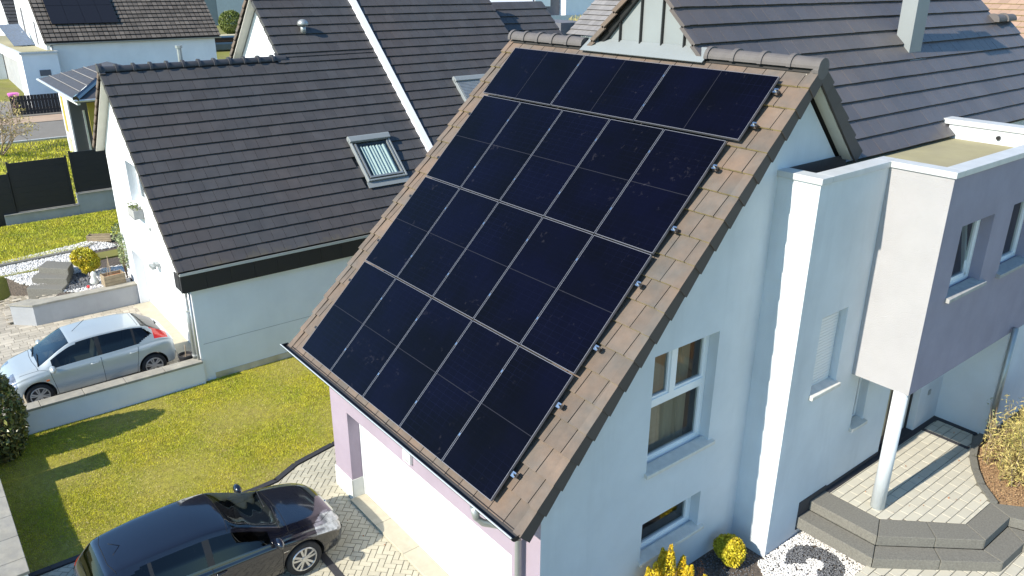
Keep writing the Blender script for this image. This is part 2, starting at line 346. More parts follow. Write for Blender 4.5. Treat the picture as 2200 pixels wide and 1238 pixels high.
def window(parent, o, u, v, n, r, depth, fw_=.065, bars=(), curtain=None, inner='glass', name='window', frost=False):
    """u0,u1,v0,v1 = r, frame set back by depth; bars = list of ('v',pos,(v0,v1)) or ('h',pos)"""
    u0, u1, v0, v1 = r; o = Vector(o); mb = MB()
    d0, d1 = -depth-.06, -depth+.01
    mb.obox(o, u, v, n, u0, u1, v0, v0+fw_, d0, d1); mb.obox(o, u, v, n, u0, u1, v1-fw_, v1, d0, d1)
    mb.obox(o, u, v, n, u0, u0+fw_, v0+fw_, v1-fw_, d0, d1); mb.obox(o, u, v, n, u1-fw_, u1, v0+fw_, v1-fw_, d0, d1)
    for b in bars:
        if b[0] == 'h': mb.obox(o, u, v, n, u0+fw_, u1-fw_, b[1]-.05, b[1]+.05, d0, d1+.008)
        else: mb.obox(o, u, v, n, b[1]-.055, b[1]+.055, b[2][0], b[2][1], d0, d1+.012)
    f = mb.obj(name, 'pvc', parent, bevel=.006)
    # sash profiles just inside the outer frame
    cells = [(u0+fw_, u1-fw_, v0+fw_, v1-fw_)]
    for b in bars:
        if b[0] == 'h': cells = [c2 for c in cells for c2 in ((c[0], c[1], c[2], b[1]-.05), (c[0], c[1], b[1]+.05, c[3]))]
    for b in bars:
        if b[0] == 'v': cells = [c2 for c in cells for c2 in (((c[0], b[1]-.055, c[2], c[3]), (b[1]+.055, c[1], c[2], c[3])) if b[2][0]-.2 <= c[2] and c[3] <= b[2][1]+.2 else (c,))]
    if u1-u0 > .5 and name != 'shuttered_window':
        for c in cells:
            sb = MB(); k_ = .035
            for q in ((c[0], c[1], c[2], c[2]+k_), (c[0], c[1], c[3]-k_, c[3]), (c[0], c[0]+k_, c[2]+k_, c[3]-k_), (c[1]-k_, c[1], c[2]+k_, c[3]-k_)): sb.obox(o, u, v, n, *q, d0+.005, d1-.012)
            sb.obj('sash', 'pvc', f)
    g = MB(); P = lambda a, b, c: o+u*a+v*b+n*c
    g.poly([P(u0+fw_-.01, v0+fw_-.01, -depth-.03), P(u1-fw_+.01, v0+fw_-.01, -depth-.03), P(u1-fw_+.01, v1-fw_+.01, -depth-.03), P(u0+fw_-.01, v1-fw_+.01, -depth-.03)])
    g.obj('pane', inner, f)
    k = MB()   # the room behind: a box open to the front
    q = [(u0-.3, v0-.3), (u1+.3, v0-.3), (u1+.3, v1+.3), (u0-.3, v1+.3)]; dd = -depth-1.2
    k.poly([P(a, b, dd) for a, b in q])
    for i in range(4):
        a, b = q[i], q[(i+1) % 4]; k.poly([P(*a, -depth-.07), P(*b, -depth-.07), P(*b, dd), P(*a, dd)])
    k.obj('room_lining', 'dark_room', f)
    if curtain:
        c0, c1, cm = curtain; cb = MB(); nn = 26; pts = []
        for i in range(nn+1):
            a = c0+(c1-c0)*i/nn; dd_ = -depth-.22+.03*math.sin(i*1.7)+.012*math.sin(i*4.1); pts.append((a, dd_))
        for i in range(nn):
            cb.poly([P(pts[i][0], v0-.1, pts[i][1]), P(pts[i+1][0], v0-.1, pts[i+1][1]), P(pts[i+1][0], v1+.1, pts[i+1][1]), P(pts[i][0], v1+.1, pts[i][1])])
        cb.obj('curtain', cm, f, smooth=True, fix=False)
    return f

def sill(parent, o, u, v, n, u0, u1, vt, proj, depth, m='sill', t=.075):
    mb = MB(); o = Vector(o)
    P = lambda a, b, c: o+u*a+v*b+n*c
    e = .035
    vs = [P(u0, vt-t, -depth), P(u1, vt-t, -depth), P(u1, vt-t+.01, proj), P(u0-e, vt-t+.01, proj), P(u0+.003, vt+.034, -depth), P(u1-.003, vt+.034, -depth), P(u1, vt-.006, proj), P(u0-e, vt-.006, proj)]
    mb.mesh(vs, [(0,3,2,1),(4,5,6,7),(0,1,5,4),(1,2,6,5),(2,3,7,6),(3,0,4,7)])
    return mb.obj('window_sill', m, parent, bevel=.006)

def tiles(name, o, u, v, n, w0, w1, rows, gauge, parent, mats, tw=.30, t=.028, lift=.05, gap=.007, stagger=True, skip=None, r0=0, jit=.0025, moss=0):
    """concrete roof tiles laid in overlapping courses, every tile its own wedge"""
    o = Vector(o); mb = MB(); rg = random.Random(len(name)+rows+int(abs(w1)*10))
    for r in range(r0, rows):
        off = (tw/2 if (stagger and r % 2) else 0)
        k0 = int(math.floor((w0-off)/tw))-1; v0 = r*gauge; v1 = v0+gauge+.05
        for k in range(k0, int((w1-off)/tw)+2):
            a = max(w0, off+k*tw+gap/2); b = min(w1, off+(k+1)*tw-gap/2)
            if b-a < .03: continue
            if skip and skip(.5*(a+b), v0+gauge/2): continue
            j = rg.uniform(-jit, jit); j2 = rg.uniform(-jit, jit); P = lambda x, y, z: o+u*x+v*y+n*z
            vs = [P(a, v0+j2, lift-t+j), P(b, v0+j2, lift-t+j), P(b, v1, -.004), P(a, v1, -.004), P(a, v0+j2, lift+j), P(b, v0+j2, lift+j), P(b, v1, t*.3), P(a, v1, t*.3)]
            mm_ = 2 if moss and rg.random() < moss*(1 if r == r0 else .45 if r == r0+1 else .12 if r == r0+2 else 0) else 0
            mb.mesh(vs, [(4,5,6,7),(0,1,5,4),(1,2,6,5),(3,0,4,7)], [mm_, 1, mm_, mm_])
    return mb.obj(name, mats, parent, fix=False)

def ridge_tiles(name, a, b, r, parent, m, step=.42, drop=.0, ring=.025):
    """half-round ridge caps with a raised collar at each joint"""
    a, b = Vector(a), Vector(b); L = (b-a).length; d = (b-a).normalized(); s = d.cross(Z).normalized(); k = max(1, round(L/step)); st = L/k; mb = MB(); N = 12
    for i in range(k):
        for (q0, q1, r0, r1) in ((i*st, (i+1)*st, r, r*.96), (i*st-.01, i*st+.05, r+ring, r+ring*.9)):
            vs = []
            for q, rad in ((q0, r0), (q1, r1)):
                for j in range(N+1):
                    an = math.pi*j/N-.12+(.24*j/N)
                    vs.append(a+d*q+s*math.cos(an)*rad+Z*(math.sin(an)*rad-drop))
            fs = [(j, j+1, N+2+j, N+1+j) for j in range(N)]
            mb.mesh(vs, fs)
            mb.mesh([vs[j] for j in range(N+1)], [tuple(range(N+1))])
            mb.mesh([vs[j+N+1] for j in range(N+1)], [tuple(range(N+1))])
    return mb.obj(name, m, parent, smooth=False, fix=False)

def pipe(name, pts, r, m, parent, seg=12): 
    mb = MB(); mb.tube(pts, r, seg); return mb.obj(name, m, parent, smooth=True)

def inpoly(x, y, P):
    c = False; j = len(P)-1
    for i in range(len(P)):
        if (P[i][1] > y) != (P[j][1] > y) and x < (P[j][0]-P[i][0])*(y-P[i][1])/(P[j][1]-P[i][1])+P[i][0]: c = not c
        j = i
    return c

def leaves(name, pts, size, m, parent, asp=.5, seed=1, up=0.0, droop=None, fold=True):
    """one mesh of leaf blades at the given points, random orientation"""
    g = np.random.RandomState(seed); n = len(pts); P = np.asarray(pts, float)
    d = g.normal(size=(n, 3)); d[:, 2] += up; d /= np.linalg.norm(d, axis=1)[:, None]
    e = np.cross(d, g.normal(size=(n, 3))); e /= np.linalg.norm(e, axis=1)[:, None]
    s = size*g.uniform(.6, 1.3, n)[:, None]
    nn = np.cross(d, e)
    V = np.stack([P-d*s*.5, P+e*s*asp*.5+nn*s*.06, P+d*s*.5, P-e*s*asp*.5+nn*s*.06], 1).reshape(-1, 3)
    return np_mesh(name, V, np.arange(4*n).reshape(n, 4), m, parent)

def np_mesh(name, V, F, m, parent=None):
    me = bpy.data.meshes.new(name); n, k = F.shape
    me.vertices.add(len(V)); me.vertices.foreach_set('co', V.astype(np.float32).ravel())
    me.loops.add(n*k); me.loops.foreach_set('vertex_index', F.astype(np.int32).ravel())
    me.polygons.add(n); me.polygons.foreach_set('loop_start', np.arange(0, n*k, k, dtype=np.int32))
    try: me.polygons.foreach_set('loop_total', np.full(n, k, dtype=np.int32))
    except Exception: pass
    me.materials.append(M[m] if isinstance(m, str) else m); me.update(calc_edges=True); me.validate()
    o = bpy.data.objects.new(name, me); COL.objects.link(o)
    if parent is not None: o.parent = parent; o.matrix_parent_inverse = Matrix.Translation(parent.location).inverted()
    return o

def paving(name, P, z, L, W, ang, m, mode='herring', gap=.006, seed=3, zf=None):
    rg = random.Random(seed); mb = MB(); ca, sa = math.cos(ang), math.sin(ang)
    xs = [p[0] for p in P]; ys = [p[1] for p in P]; cx, cy = sum(xs)/len(xs), sum(ys)/len(ys)
    rad = max(math.hypot(x-cx, y-cy) for x, y in P)+L; n = int(rad/W)+2
    def clip(S, Q):     # polygon S cut by the convex block outline Q
        out = S
        for k in range(4):
            ax_, ay_ = Q[k]; bx_, by_ = Q[(k+1) % 4]; inp, out = out, []
            if not inp: return []
            side = lambda p: (bx_-ax_)*(p[1]-ay_)-(by_-ay_)*(p[0]-ax_)
            for m_ in range(len(inp)):
                p, q_ = inp[m_-1], inp[m_]; sp_, sq = side(p), side(q_)
                if (sp_ >= 0) != (sq >= 0): t = sp_/(sp_-sq); out.append((p[0]+(q_[0]-p[0])*t, p[1]+(q_[1]-p[1])*t))
                if sq >= 0: out.append(q_)
        return out
    def put(a, b, la, lb):
        q = [(a+gap/2, b+gap/2), (a+la-gap/2, b+gap/2), (a+la-gap/2, b+lb-gap/2), (a+gap/2, b+lb-gap/2)]
        q = [(cx+x*ca-y*sa, cy+x*sa+y*ca) for x, y in q]; n_in = sum(inpoly(x, y, P) for x, y in q)
        mx, my = sum(p[0] for p in q)/4, sum(p[1] for p in q)/4
        if n_in == 0 and not inpoly(mx, my, P): return
        if n_in < 4:
            q = clip(P, q)
            if len(q) < 3: return
            ar = abs(sum(q[k-1][0]*q[k][1]-q[k][0]*q[k-1][1] for k in range(len(q))))/2
            if ar < L*W*.04: return
            mx, my = sum(p[0] for p in q)/len(q), sum(p[1] for p in q)/len(q)
        zz = (zf(mx, my) if zf else z)+rg.uniform(-.0015, .0015); e = .05 if n_in == 4 else .02
        top = [(mx+(x-mx)*(1-e), my+(y-my)*(1-e), zz) for x, y in q]; lo = [(x, y, zz-.006) for x, y in q]; k = len(q)
        mb.mesh(lo+top, [tuple(range(k, 2*k))]+[(t, (t+1) % k, (t+1) % k+k, t+k) for t in range(k)])
    if mode == 'herring':
        for i in range(-n, n):
            for j in range(-n, n):
                t = (i-j) % 4
                if t == 0: put(i*W, j*W, L, W)
                elif t == 3: put(i*W, j*W, W, L)
    elif mode == 'mix':
        k = int(rad/W)+2
        for j in range(-k, k):
            x = -rad-rg.random()*L
            while x < rad:
                l = rg.choice((W, W*1.5, W*2)); put(x, j*W, l, W); x += l
    else:
        k = int(rad/W)+2; kk = int(rad/L)+2
        for j in range(-k, k):
            for i in range(-kk, kk): put(i*L+(L/2 if j % 2 else 0), j*W, L, W)
    return struct(mb.obj(name, m, None, fix=False))

def slab(name, P, z0, z1, m, bevel=0):
    mb = MB(); mb.prism(P, z0, z1); return mb.obj(name, m, None, bevel=bevel)

def scatter_poly(P, n, seed=1):
    g = np.random.RandomState(seed); xs = [p[0] for p in P]; ys = [p[1] for p in P]; out = []
    while len(out) < n:
        x = g.uniform(min(xs), max(xs)); y = g.uniform(min(ys), max(ys))
        if inpoly(x, y, P): out.append((x, y))
    return np.array(out)

def pebbles(name, P, zf, n, size, m, seed=1, label=None, cat='gravel'):
    g = np.random.RandomState(seed); C = scatter_poly(P, n, seed)
    base = np.array([[1,0,0],[0,1,0],[-1,0,0],[0,-1,0],[0,0,1],[0,0,-1]], float); F0 = np.array([[0,1,4],[1,2,4],[2,3,4],[3,0,4],[1,0,5],[2,1,5],[3,2,5],[0,3,5]])
    V = np.zeros((n, 6, 3)); 
    for i in range(n):
        s = size*g.uniform(.5, 1.3, 3)*np.array([1, 1, .6]); a = g.uniform(0, 6.3); c_, s_ = math.cos(a), math.sin(a); rx = g.uniform(-.6, .6)
        b = (base+g.uniform(-.25, .25, base.shape))*s; Rz = np.array([[c_, -s_, 0], [s_, c_, 0], [0, 0, 1]]); Rx = np.array([[1, 0, 0], [0, math.cos(rx), -math.sin(rx)], [0, math.sin(rx), math.cos(rx)]])
        V[i] = b@Rx.T@Rz.T+np.array([C[i, 0], C[i, 1], zf(C[i, 0], C[i, 1])+size*.3])
    F = (F0[None]+np.arange(n)[:, None, None]*6).reshape(-1, 3)
    o = np_mesh(name, V.reshape(-1, 3), F, m); o['kind'] = 'stuff'
    return tag(o, label, cat)

def grass(name, P, zf, n, h, m, label, seed=1, wd=.006, lean=.6, clump=None):
    g = np.random.RandomState(seed); C = scatter_poly(P, n, seed); z = np.array([zf(x, y) for x, y in C])
    a = g.uniform(0, 2*np.pi, n); H = h*g.uniform(.5, 1.4, n); dx = np.cos(a); dy = np.sin(a); l = lean*H*g.uniform(.2, 1.4, n); b = g.uniform(0, 2*np.pi, n)
    w_ = wd*g.uniform(.6, 1.4, n)
    V = np.zeros((n, 3, 3)); V[:, 0] = np.stack([C[:, 0]-dx*w_, C[:, 1]-dy*w_, z-.005], 1); V[:, 1] = np.stack([C[:, 0]+dx*w_, C[:, 1]+dy*w_, z-.005], 1)
    V[:, 2] = np.stack([C[:, 0]+np.cos(b)*l, C[:, 1]+np.sin(b)*l, z+H], 1)
    o = np_mesh(name, V.reshape(-1, 3), np.arange(3*n).reshape(n, 3), m); o['kind'] = 'stuff'
    return tag(o, label, 'grass')

# ------------------------------------------------------------------ ground
def far_z(x): return -2.0 if x > -46 else (-2.0+(min(-46-x, 30))*.055)
mb = MB()   # one wide terrain sheet, low near the house, rising gently behind
xs = [60, 12, -5.70, -5.71, -10.9, -13.3, -13.31, -46, -76, -130, -500]; 
def tz(x, y):
    if x > -5.705: return -3.05
    if x > -13.305: return -2.80
    return far_z(x)-.02
ys = [-60, -10, 0, 10, 30, 60, 120, 300, 700]
for i in range(len(xs)-1):
    for j in range(len(ys)-1):
        a, b = xs[i+1], xs[i]; c, d = ys[j], ys[j+1]
        mb.poly([(a, c, tz(a+.001 if a != -5.71 else a, 0)), (b, c, tz(b-.001, 0)), (b, d, tz(b-.001, 0)), (a, d, tz(a+.001 if a != -5.71 else a, 0))])
struct(mb.obj('ground', 'earth_far', None, fix=False))
lawnP = [(-5.56, -4.42), (-.97, -4.42), (-.97, -.75), (-1.0, -.38), (-1.27, .14), (-1.47, 1.02), (-1.5, 9), (-5.64, 9), (-5.64, -.11), (-5.56, -.11)]
mb = MB(); mb.prism(lawnP, -3.049, -3.0); struct(mb.obj('lawn', 'earth', None))
def lz(x, y): return -3.0+.012*math.sin(x*2.1)*math.cos(y*1.7)
seeP = [(-5.56, -4.42), (-.97, -4.42), (-.97, -.75), (-1.0, -.38), (-1.27, .14), (-1.47, 1.3), (-1.9, 3.2), (-5.635, 3.2), (-5.635, -.1), (-5.56, -.1)]
grass('lawn_grass', seeP, lz, 230000, .022, 'grass', 'short yellow green lawn grass between the white wall and the driveway', 2, .0042)
grass('lawn_litter', seeP, lambda x, y: -2.985, 14000, .010, 'grass_dry', 'dry straw coloured blades scattered over the front lawn', 5, .005, 2.6)
# garage driveway
curve = [(-.86, -4.7), (-.86, -.72), (-.89, -.36), (-1.17, .16), (-1.36, 1.02), (-1.38, 2.2)]
drive = curve+[(-.15, 2.2), (-.15, .5), (5.8, .5), (11, .5), (11, -4.7)]
slab('driveway_bed', drive, -3.049, -3.008, 'joint'); struct(bpy.data.objects['driveway_bed'])
paving('driveway_paving', [(x+.02, y) for x, y in curve]+[(-.15, 2.2), (-.15, .49), (6.5, .49), (6.5, -4.7)], -2.996, .2, .1, R(45), 'paver', 'herring', gap=.008)
mb = MB()
for i in range(len(curve)-1):
    a, b = Vector((*curve[i], 0)), Vector((*curve[i+1], 0)); d = (b-a).normalized(); s = Vector((-d.y, d.x, 0)); n = max(1, int((b-a).length/.5))
    for k in range(n):
        p, q = a+(b-a)*(k/n)+d*.003, a+(b-a)*((k+1)/n)-d*.003
        mb.prism([(p.x, p.y), (q.x, q.y), ((q+s*.11).x, (q+s*.11).y), ((p+s*.11).x, (p+s*.11).y)], -3.08, -2.975)
struct(mb.obj('lawn_edging', 'basalt_black', None))
mb = MB(); mb.box((.95, -.66, -3.0), (6.5, -.54, -2.990)); struct(mb.obj('paving_band', 'basalt_black', None))

# bed along the gable wall and lower path
bedP = [(5.6, .6), (9.5, .6), (9.5, 3.6), (7.05, 4.75), (6.24, 4.555), (5.6, 4.555)]
slab('planting_bed', bedP, -3.05, -2.58, 'soil'); struct(bpy.data.objects['planting_bed'])
def bz(x, y): return -2.58
gravP = [(6.24, 4.4), (6.24, 5.66), (7.3, 5.66), (7.3, 4.3), (6.6, 4.1)]
slab('gravel_bed', [(6.24, 4.2), (6.24, 5.7), (7.36, 5.7), (7.36, 3.9), (6.7, 3.9)], -3.05, -2.545, 'soil'); struct(bpy.data.objects['gravel_bed'])
# spiral of dark chips in white marble
wp, gp = [], []
def spiral_dark(x, y):
    dx, dy = x-6.82, y-5.0; r = math.hypot(dx, dy); a = (math.atan2(dy, dx)+math.pi)/(2*math.pi)
    return .13 < r < .43 and not (.14 < a < .36)
pebW = scatter_poly([(6.25, 4.35), (6.25, 5.64), (7.34, 5.64), (7.34, 4.1), (6.62, 4.05)], 5200, 4)
pw = [tuple(q) for q in pebW if not spiral_dark(*q)]; pd = [tuple(q) for q in pebW if spiral_dark(*q)]
def pebbles_at(name, C, z, size, m, label, seed, kind='gravel'):
    g = np.random.RandomState(seed); n = len(C); C = np.array(C)
    base = np.array([[1,0,0],[0,1,0],[-1,0,0],[0,-1,0],[0,0,1],[0,0,-1]], float); F0 = np.array([[0,1,4],[1,2,4],[2,3,4],[3,0,4],[1,0,5],[2,1,5],[3,2,5],[0,3,5]])
    B = (base[None]+g.uniform(-.3, .3, (n, 6, 3)))*(size*g.uniform(.55, 1.25, (n, 1, 3)))*np.array([1, 1, .65])
    a = g.uniform(0, 6.3, n); c_, s_ = np.cos(a), np.sin(a); V = B.copy(); V[:, :, 0] = B[:, :, 0]*c_[:, None]-B[:, :, 1]*s_[:, None]; V[:, :, 1] = B[:, :, 0]*s_[:, None]+B[:, :, 1]*c_[:, None]
    zz = z(C[:, 0], C[:, 1]) if callable(z) else np.full(n, z)
    V += np.stack([C[:, 0], C[:, 1], zz+g.uniform(0, size*.6, n)], 1)[:, None]
    o = np_mesh(name, V.reshape(-1, 3), (F0[None]+np.arange(n)[:, None, None]*6).reshape(-1, 3), m); o['kind'] = 'stuff'; return tag(o, label, kind)
pebbles_at('white_gravel', pw, -2.535, .021, 'white_pebble', 'white marble chippings filling the corner bed beside the tower', 1)
pebbles_at('grey_gravel', pd, -2.532, .017, 'grey_pebble', 'dark slate chippings laid as a curl in the white chippings', 2)
pebbles_at('mulch_chips', scatter_poly([(5.62, 2.2), (9, 2.2), (9, 3.7), (7.05, 4.75), (6.24, 4.52), (5.62, 4.5)], 6000, 9), -2.575, .014, 'grey_pebble', 'grey brown mulch chips under the golden shrubs', 3, 'mulch')
mb = MB(); mb.prism([(7.34, 5.7), (7.42, 5.7), (7.42, 3.6), (7.34, 3.6)], -2.7, -2.50); tag(mb.obj('bed_kerb', 'basalt', None), 'short dark stone kerb between white chippings and path', 'kerb')

# lower path right of the bed
pathP = [(7.42, 3.0), (7.42, 5.75), (8.5, 7.9), (12, 7.9), (12, 1.0), (9.6, 1.0)]
slab('path_bed', pathP, -3.04, -2.352, 'joint'); struct(bpy.data.objects['path_bed'])
paving('path_paving', pathP, -2.34, .30, .15, R(90), 'paver_patio', 'run', gap=.008)
mb = MB(); mb.obox((7.75, 5.2, -2.34), Vector((.80, .6, 0)).normalized(), Vector((-.6, .80, 0)).normalized(), Z, 0, .1, -2.4, .16, -.02, .006); struct(mb.obj('path_band', 'basalt', None))
# patio and the two steps
patioP = [(6.235, 6.1), (7.17, 6.1), (8.05, 7.03), (8.055, 7.88), (7.72, 8.22), (7.46, 8.6), (7.26, 8.98), (7.12, 9.4), (7.05, 9.885), (6.235, 9.885)]
slab('patio_bed', patioP, -3.0, -2.012, 'joint_pale'); struct(bpy.data.objects['patio_bed'])
paving('patio_paving', [(6.33, 6.1)]+patioP[1:-2]+[(6.98, 9.78), (6.33, 9.78)], -2.0, .30, .15, R(90), 'paver_patio', 'run', gap=.008)
mb = MB(); mb.box((6.235, 6.1, -2.1), (6.325, 9.885, -1.99)); mb.box((6.33, 9.79, -2.1), (7.02, 9.885, -1.99))
mb.box((6.33, 9.19, -2.05), (7.15, 9.27, -1.992)); struct(mb.obj('patio_edging', 'basalt_black', None))
def ring_stones(name, inner, outer, ztop, h, label):
    t = thing(name, label, 'step', (7.2, 5.6, ztop-h))
    for i in range(len(inner)-1):
        mb = MB(); a, b, c, d = inner[i], inner[i+1], outer[i+1], outer[i]; e = .0035
        ctr = (sum(p[0] for p in (a, b, c, d))/4, sum(p[1] for p in (a, b, c, d))/4); q = [(x+(ctr[0]-x)*e*3, y+(ctr[1]-y)*e*3) for x, y in (a, b, c, d)]
        mb.prism(q, ztop-h, ztop); mb.obj('granite_slab', 'basalt', t, bevel=.008)
    return t
ring_stones('granite_step', [(6.24, 6.095), (7.17, 6.095), (7.65, 6.6), (8.055, 7.03), (8.06, 7.885), (8.5, 8.25)],
            [(6.24, 5.65), (7.36, 5.67), (7.93, 6.32), (8.405, 6.86), (8.41, 7.73), (9.2, 8.1)], -2.0, .17, 'upper dark granite step around the edge of the pale patio')
ring_stones('granite_step', [(6.24, 5.646), (7.36, 5.666), (7.93, 6.316), (8.409, 6.856), (8.414, 7.73), (9.2, 8.09)],
            [(6.24, 5.34), (7.49, 5.36), (8.13, 6.11), (8.715, 6.79), (8.73, 7.5), (9.6, 7.9)], -2.17, .2, 'lower dark granite step between the upper step and the path')
# round bed with the bamboo
bedR = [(8.055, 7.90), (7.74, 8.24), (7.48, 8.62), (7.28, 9.0), (7.14, 9.42), (7.07, 9.885), (7.2, 14), (14, 14), (14, 8.4), (9.2, 8.12), (8.5, 8.27)]
slab('mulch_bed', bedR, -3.0, -2.05, 'mulch'); struct(bpy.data.objects['mulch_bed'])
pebbles_at('bark_chips', scatter_poly(bedR[:6]+[(7.2, 12), (11, 12), (11, 8.2), (9.2, 8.15), (8.5, 8.28)], 9000, 21), -2.045, .022, 'mulch', 'bark chips and fallen bamboo leaves round the bamboo', 8, 'mulch')
mb = MB(); cv = patioP[3:9]
for i in range(len(cv)-1):
    a, b = Vector((*cv[i], 0)), Vector((*cv[i+1], 0)); d = (b-a).normalized(); s = Vector((d.y, -d.x, 0))
    mb.prism([tuple(p[:2]) for p in (a, a+s*.11, b+s*.11, b)], -2.2, -1.97)
tag(mb.obj('curved_edging', 'basalt', None), 'curved dark stone edging between the patio and the bamboo bed', 'edging')

# ------------------------------------------------------------------ main house
H = thing('solar_house', 'white and mauve house with solar panels on its steep brown tiled roof', 'house', (2.7, 2.7, -3))
S2 = math.sqrt(.5); vF = Vector((0, S2, S2)); nF = Vector((0, -S2, S2)); vB = Vector((0, -S2, S2)); nB = Vector((0, S2, S2))
YR, ZR = 4.93, 4.76
# walls
gx = 5.6
gw = [(.5, -3.05), (4.7, -3.05), (4.7, 2.0), (6.25, 2.0), (6.25, 3.1), (4.93, 4.42), (.72, .22), (.5, 0)]
W1 = (2.355, 3.66, -.42, 1.322); W2 = (2.366, 3.625, -1.90, -1.268)
wall('gable_wall', (gx, 0, 0), Y, Z, X, gw, [rect(*W1), rect(*W2)], .17, 'render_white', H, thick=.2)
GO = (.466, 5.036, -3.05, -1.2)
wall('front_wall', (0, .5, 0), X, Z, -Y, [(-.155, -3.05), (5.6, -3.05), (5.6, .05), (-.155, .05)], [rect(*GO)], .26, 'render_pink', H, thick=.2)
wall('side_wall', (-.155, 0, 0), -Y, Z, -X, [(-.503, -3.05), (-6.2, -3.05), (-6.2, 3.1), (-4.93, 4.42), (-.503, 0)], [], .2, 'render_white', H)
mb = MB(); mb.box((-.175, .482, -3.05), (GO[0]+.012, .505, -2.58)); mb.box((-.175, .5, -3.05), (-.15, 2, -2.58))
mb.box((GO[0]-.03, .5, -3.05), (GO[0]+.012, .755, -2.58)); mb.obj('plinth', 'plinth', H); mb = MB(); mb.box((GO[1]-.012, .482, -3.05), (5.615, .505, -2.58))
mb.obj('plinth', 'plinth', H)
# garage door
mb = MB(); mb.box((GO[0]-.02, .745, -2.99), (GO[1]+.02, .785, GO[3]+.02))
gd = mb.obj('garage_door', 'garage_white', H)
mb = MB()
for k in range(1, 4): mb.box((GO[0]+.05, .7435, -2.97+k*.45), (GO[1]-.05, .746, -2.97+k*.45+.006))
mb.obj('groove', 'plinth', gd)
mb = MB(); mb.box((GO[0], .715, -2.99), (GO[0]+.035, .744, GO[3])); mb.box((GO[0]+.04, .728, -2.99), (GO[0]+.05, .744, GO[3])); mb.obj('frame', 'pvc', gd)
mb = MB()
for k in range(5):
    a = GO[0]+.0+k*(GO[1]-GO[0])/5; mb.box((a+.003, .43, -3.02), (a+(GO[1]-GO[0])/5-.003, .74, -2.955))
mb.obj('threshold', 'stone_edge', H, bevel=.005)
# windows in the gable
f = window(H, (gx, 0, 0), Y, Z, X, W1, .17, bars=[('h', .52), ('v', 2.93, (.56, 1.27))], curtain=(2.75, 3.55, 'curtain'))
lab(f, 'three pane white window with tan curtains in the shaded gable')
sill(H, (gx, 0, 0), Y, Z, X, W1[0], W1[1]+.1, W1[2], .06, .11)
f = window(H, (gx, 0, 0), Y, Z, X, W2, .17)
lab(f, 'low wide single pane window near the ground')
sill(H, (gx, 0, 0), Y, Z, X, W2[0], W2[1]+.1, W2[2], .06, .11)
# roof: deck, courses, verges, ridge
o = Vector((0, .03, -.175)); L = (YR-.03)/S2; x0, x1 = -.53, 5.79
mb = MB(); mb.obox(o, X, vF, nF, x0+.06, x1-.06, .05, L, -.14, -.02); o2 = Vector((0, YR, ZR)); mb.obox(Vector((0, 6.22, 3.47)), X, vB, nB, x0+.06, x1-.06, .02, (6.22-YR)/S2, -.14, -.02)
mb.obj('roof_deck', 'deck', H)
G = L/20
tiles('roof_tiles', o-nF*.02, X, vF, nF, x0+.02, x1-.02, 20, G, H, ['tile_sun', 'tile_edge'], tw=.305, t=.03, lift=.055, gap=.012,
      skip=lambda x, v: x < x1-.7 and x > x0+.62 and v > G*1.1 and v < L-G*1.1 and (x > .6 and x < 4.8))
tiles('back_roof_tiles', Vector((0, 6.22, 3.45)), X, vB, nB, x0+.02, x1-.02, 5, (6.22-YR)/S2/5, H, ['tile_dark', 'tile_edge_shade'], lift=.05)
def verge(name, o, v, n, xe, sgn, rows, g, parent, m, depth=.20, w=.10):
    mb = MB(); o = Vector(o)
    for r in range(rows):
        a, b = r*g-.01, (r+1)*g+.02; P = lambda x, q, z: o+X*x+v*q+n*z
        l0, l1 = .045, .016; xi, xo = xe-sgn*w, xe+sgn*.018; k0, k1 = l0-depth+.01, l0-depth-.006
        vs = []
        for q, l, xo_, kk in ((a, l0, xo+sgn*.016, k1), (b, l1, xo, k0)):
            vs += [P(xi, q, l), P(xo_, q, l), P(xo_, q, kk), P(xo_-sgn*.03, q, kk), P(xo_-sgn*.03, q, l-.03), P(xi, q, l-.03)]
        mb.mesh(vs, [(0,1,7,6),(1,2,8,7),(2,3,9,8),(3,4,10,9),(0,5,4,1),(1,4,3,2)], [2, 0, 0, 0, 1, 0])
    return mb.obj(name, m+['tile_sun'], parent, fix=True)
verge('verge_tiles', o+nF*.0, vF, nF, x1, 1, 20, G, H, ['verge_shade', 'tile_edge'])
verge('verge_tiles', o+nF*.0, vF, nF, x0, -1, 20, G, H, ['tile_sun', 'tile_edge'], depth=.14)
verge('back_verge_tiles', (0, 6.22, 3.47), vB, nB, x1, 1, 5, (6.22-YR)/S2/5, H, ['verge_shade', 'tile_edge_shade'], depth=.2)
# right and back verges: shade is coloured into the sides, tops stay plain tile
ridge_tiles('ridge_tiles', (x0+.02, YR, ZR-.03), (1.42, YR, ZR-.03), .125, H, 'ridge', .40)
ridge_tiles('ridge_tiles', (4.02, YR, ZR-.03), (x1+.03, YR, ZR-.03), .125, H, 'ridge', .44)
mb = MB()   # soffit boards under the back verge
mb.obox(Vector((0, 6.22, 3.47)), X, vB, nB, gx+.002, x1-.02, .02, (6.22-YR)/S2-.02, -.165, -.145); mb.obj('soffit', 'soffit', H); mb = MB(); mb.obox(o, X, vF, nF, gx+.002, x1-.02, .1, L-.05, -.165, -.145)
mb.obj('soffit', 'soffit', H)
mb = MB(); mb.tube([(x1-.05, YR, ZR-.06), (x1+.025, YR, ZR-.06)], .122, 20); mb.box((x1-.08, YR-.10, 4.50), (x1+.012, YR+.10, 4.70)); mb.obj('ridge_end_tile', 'ridge', H)
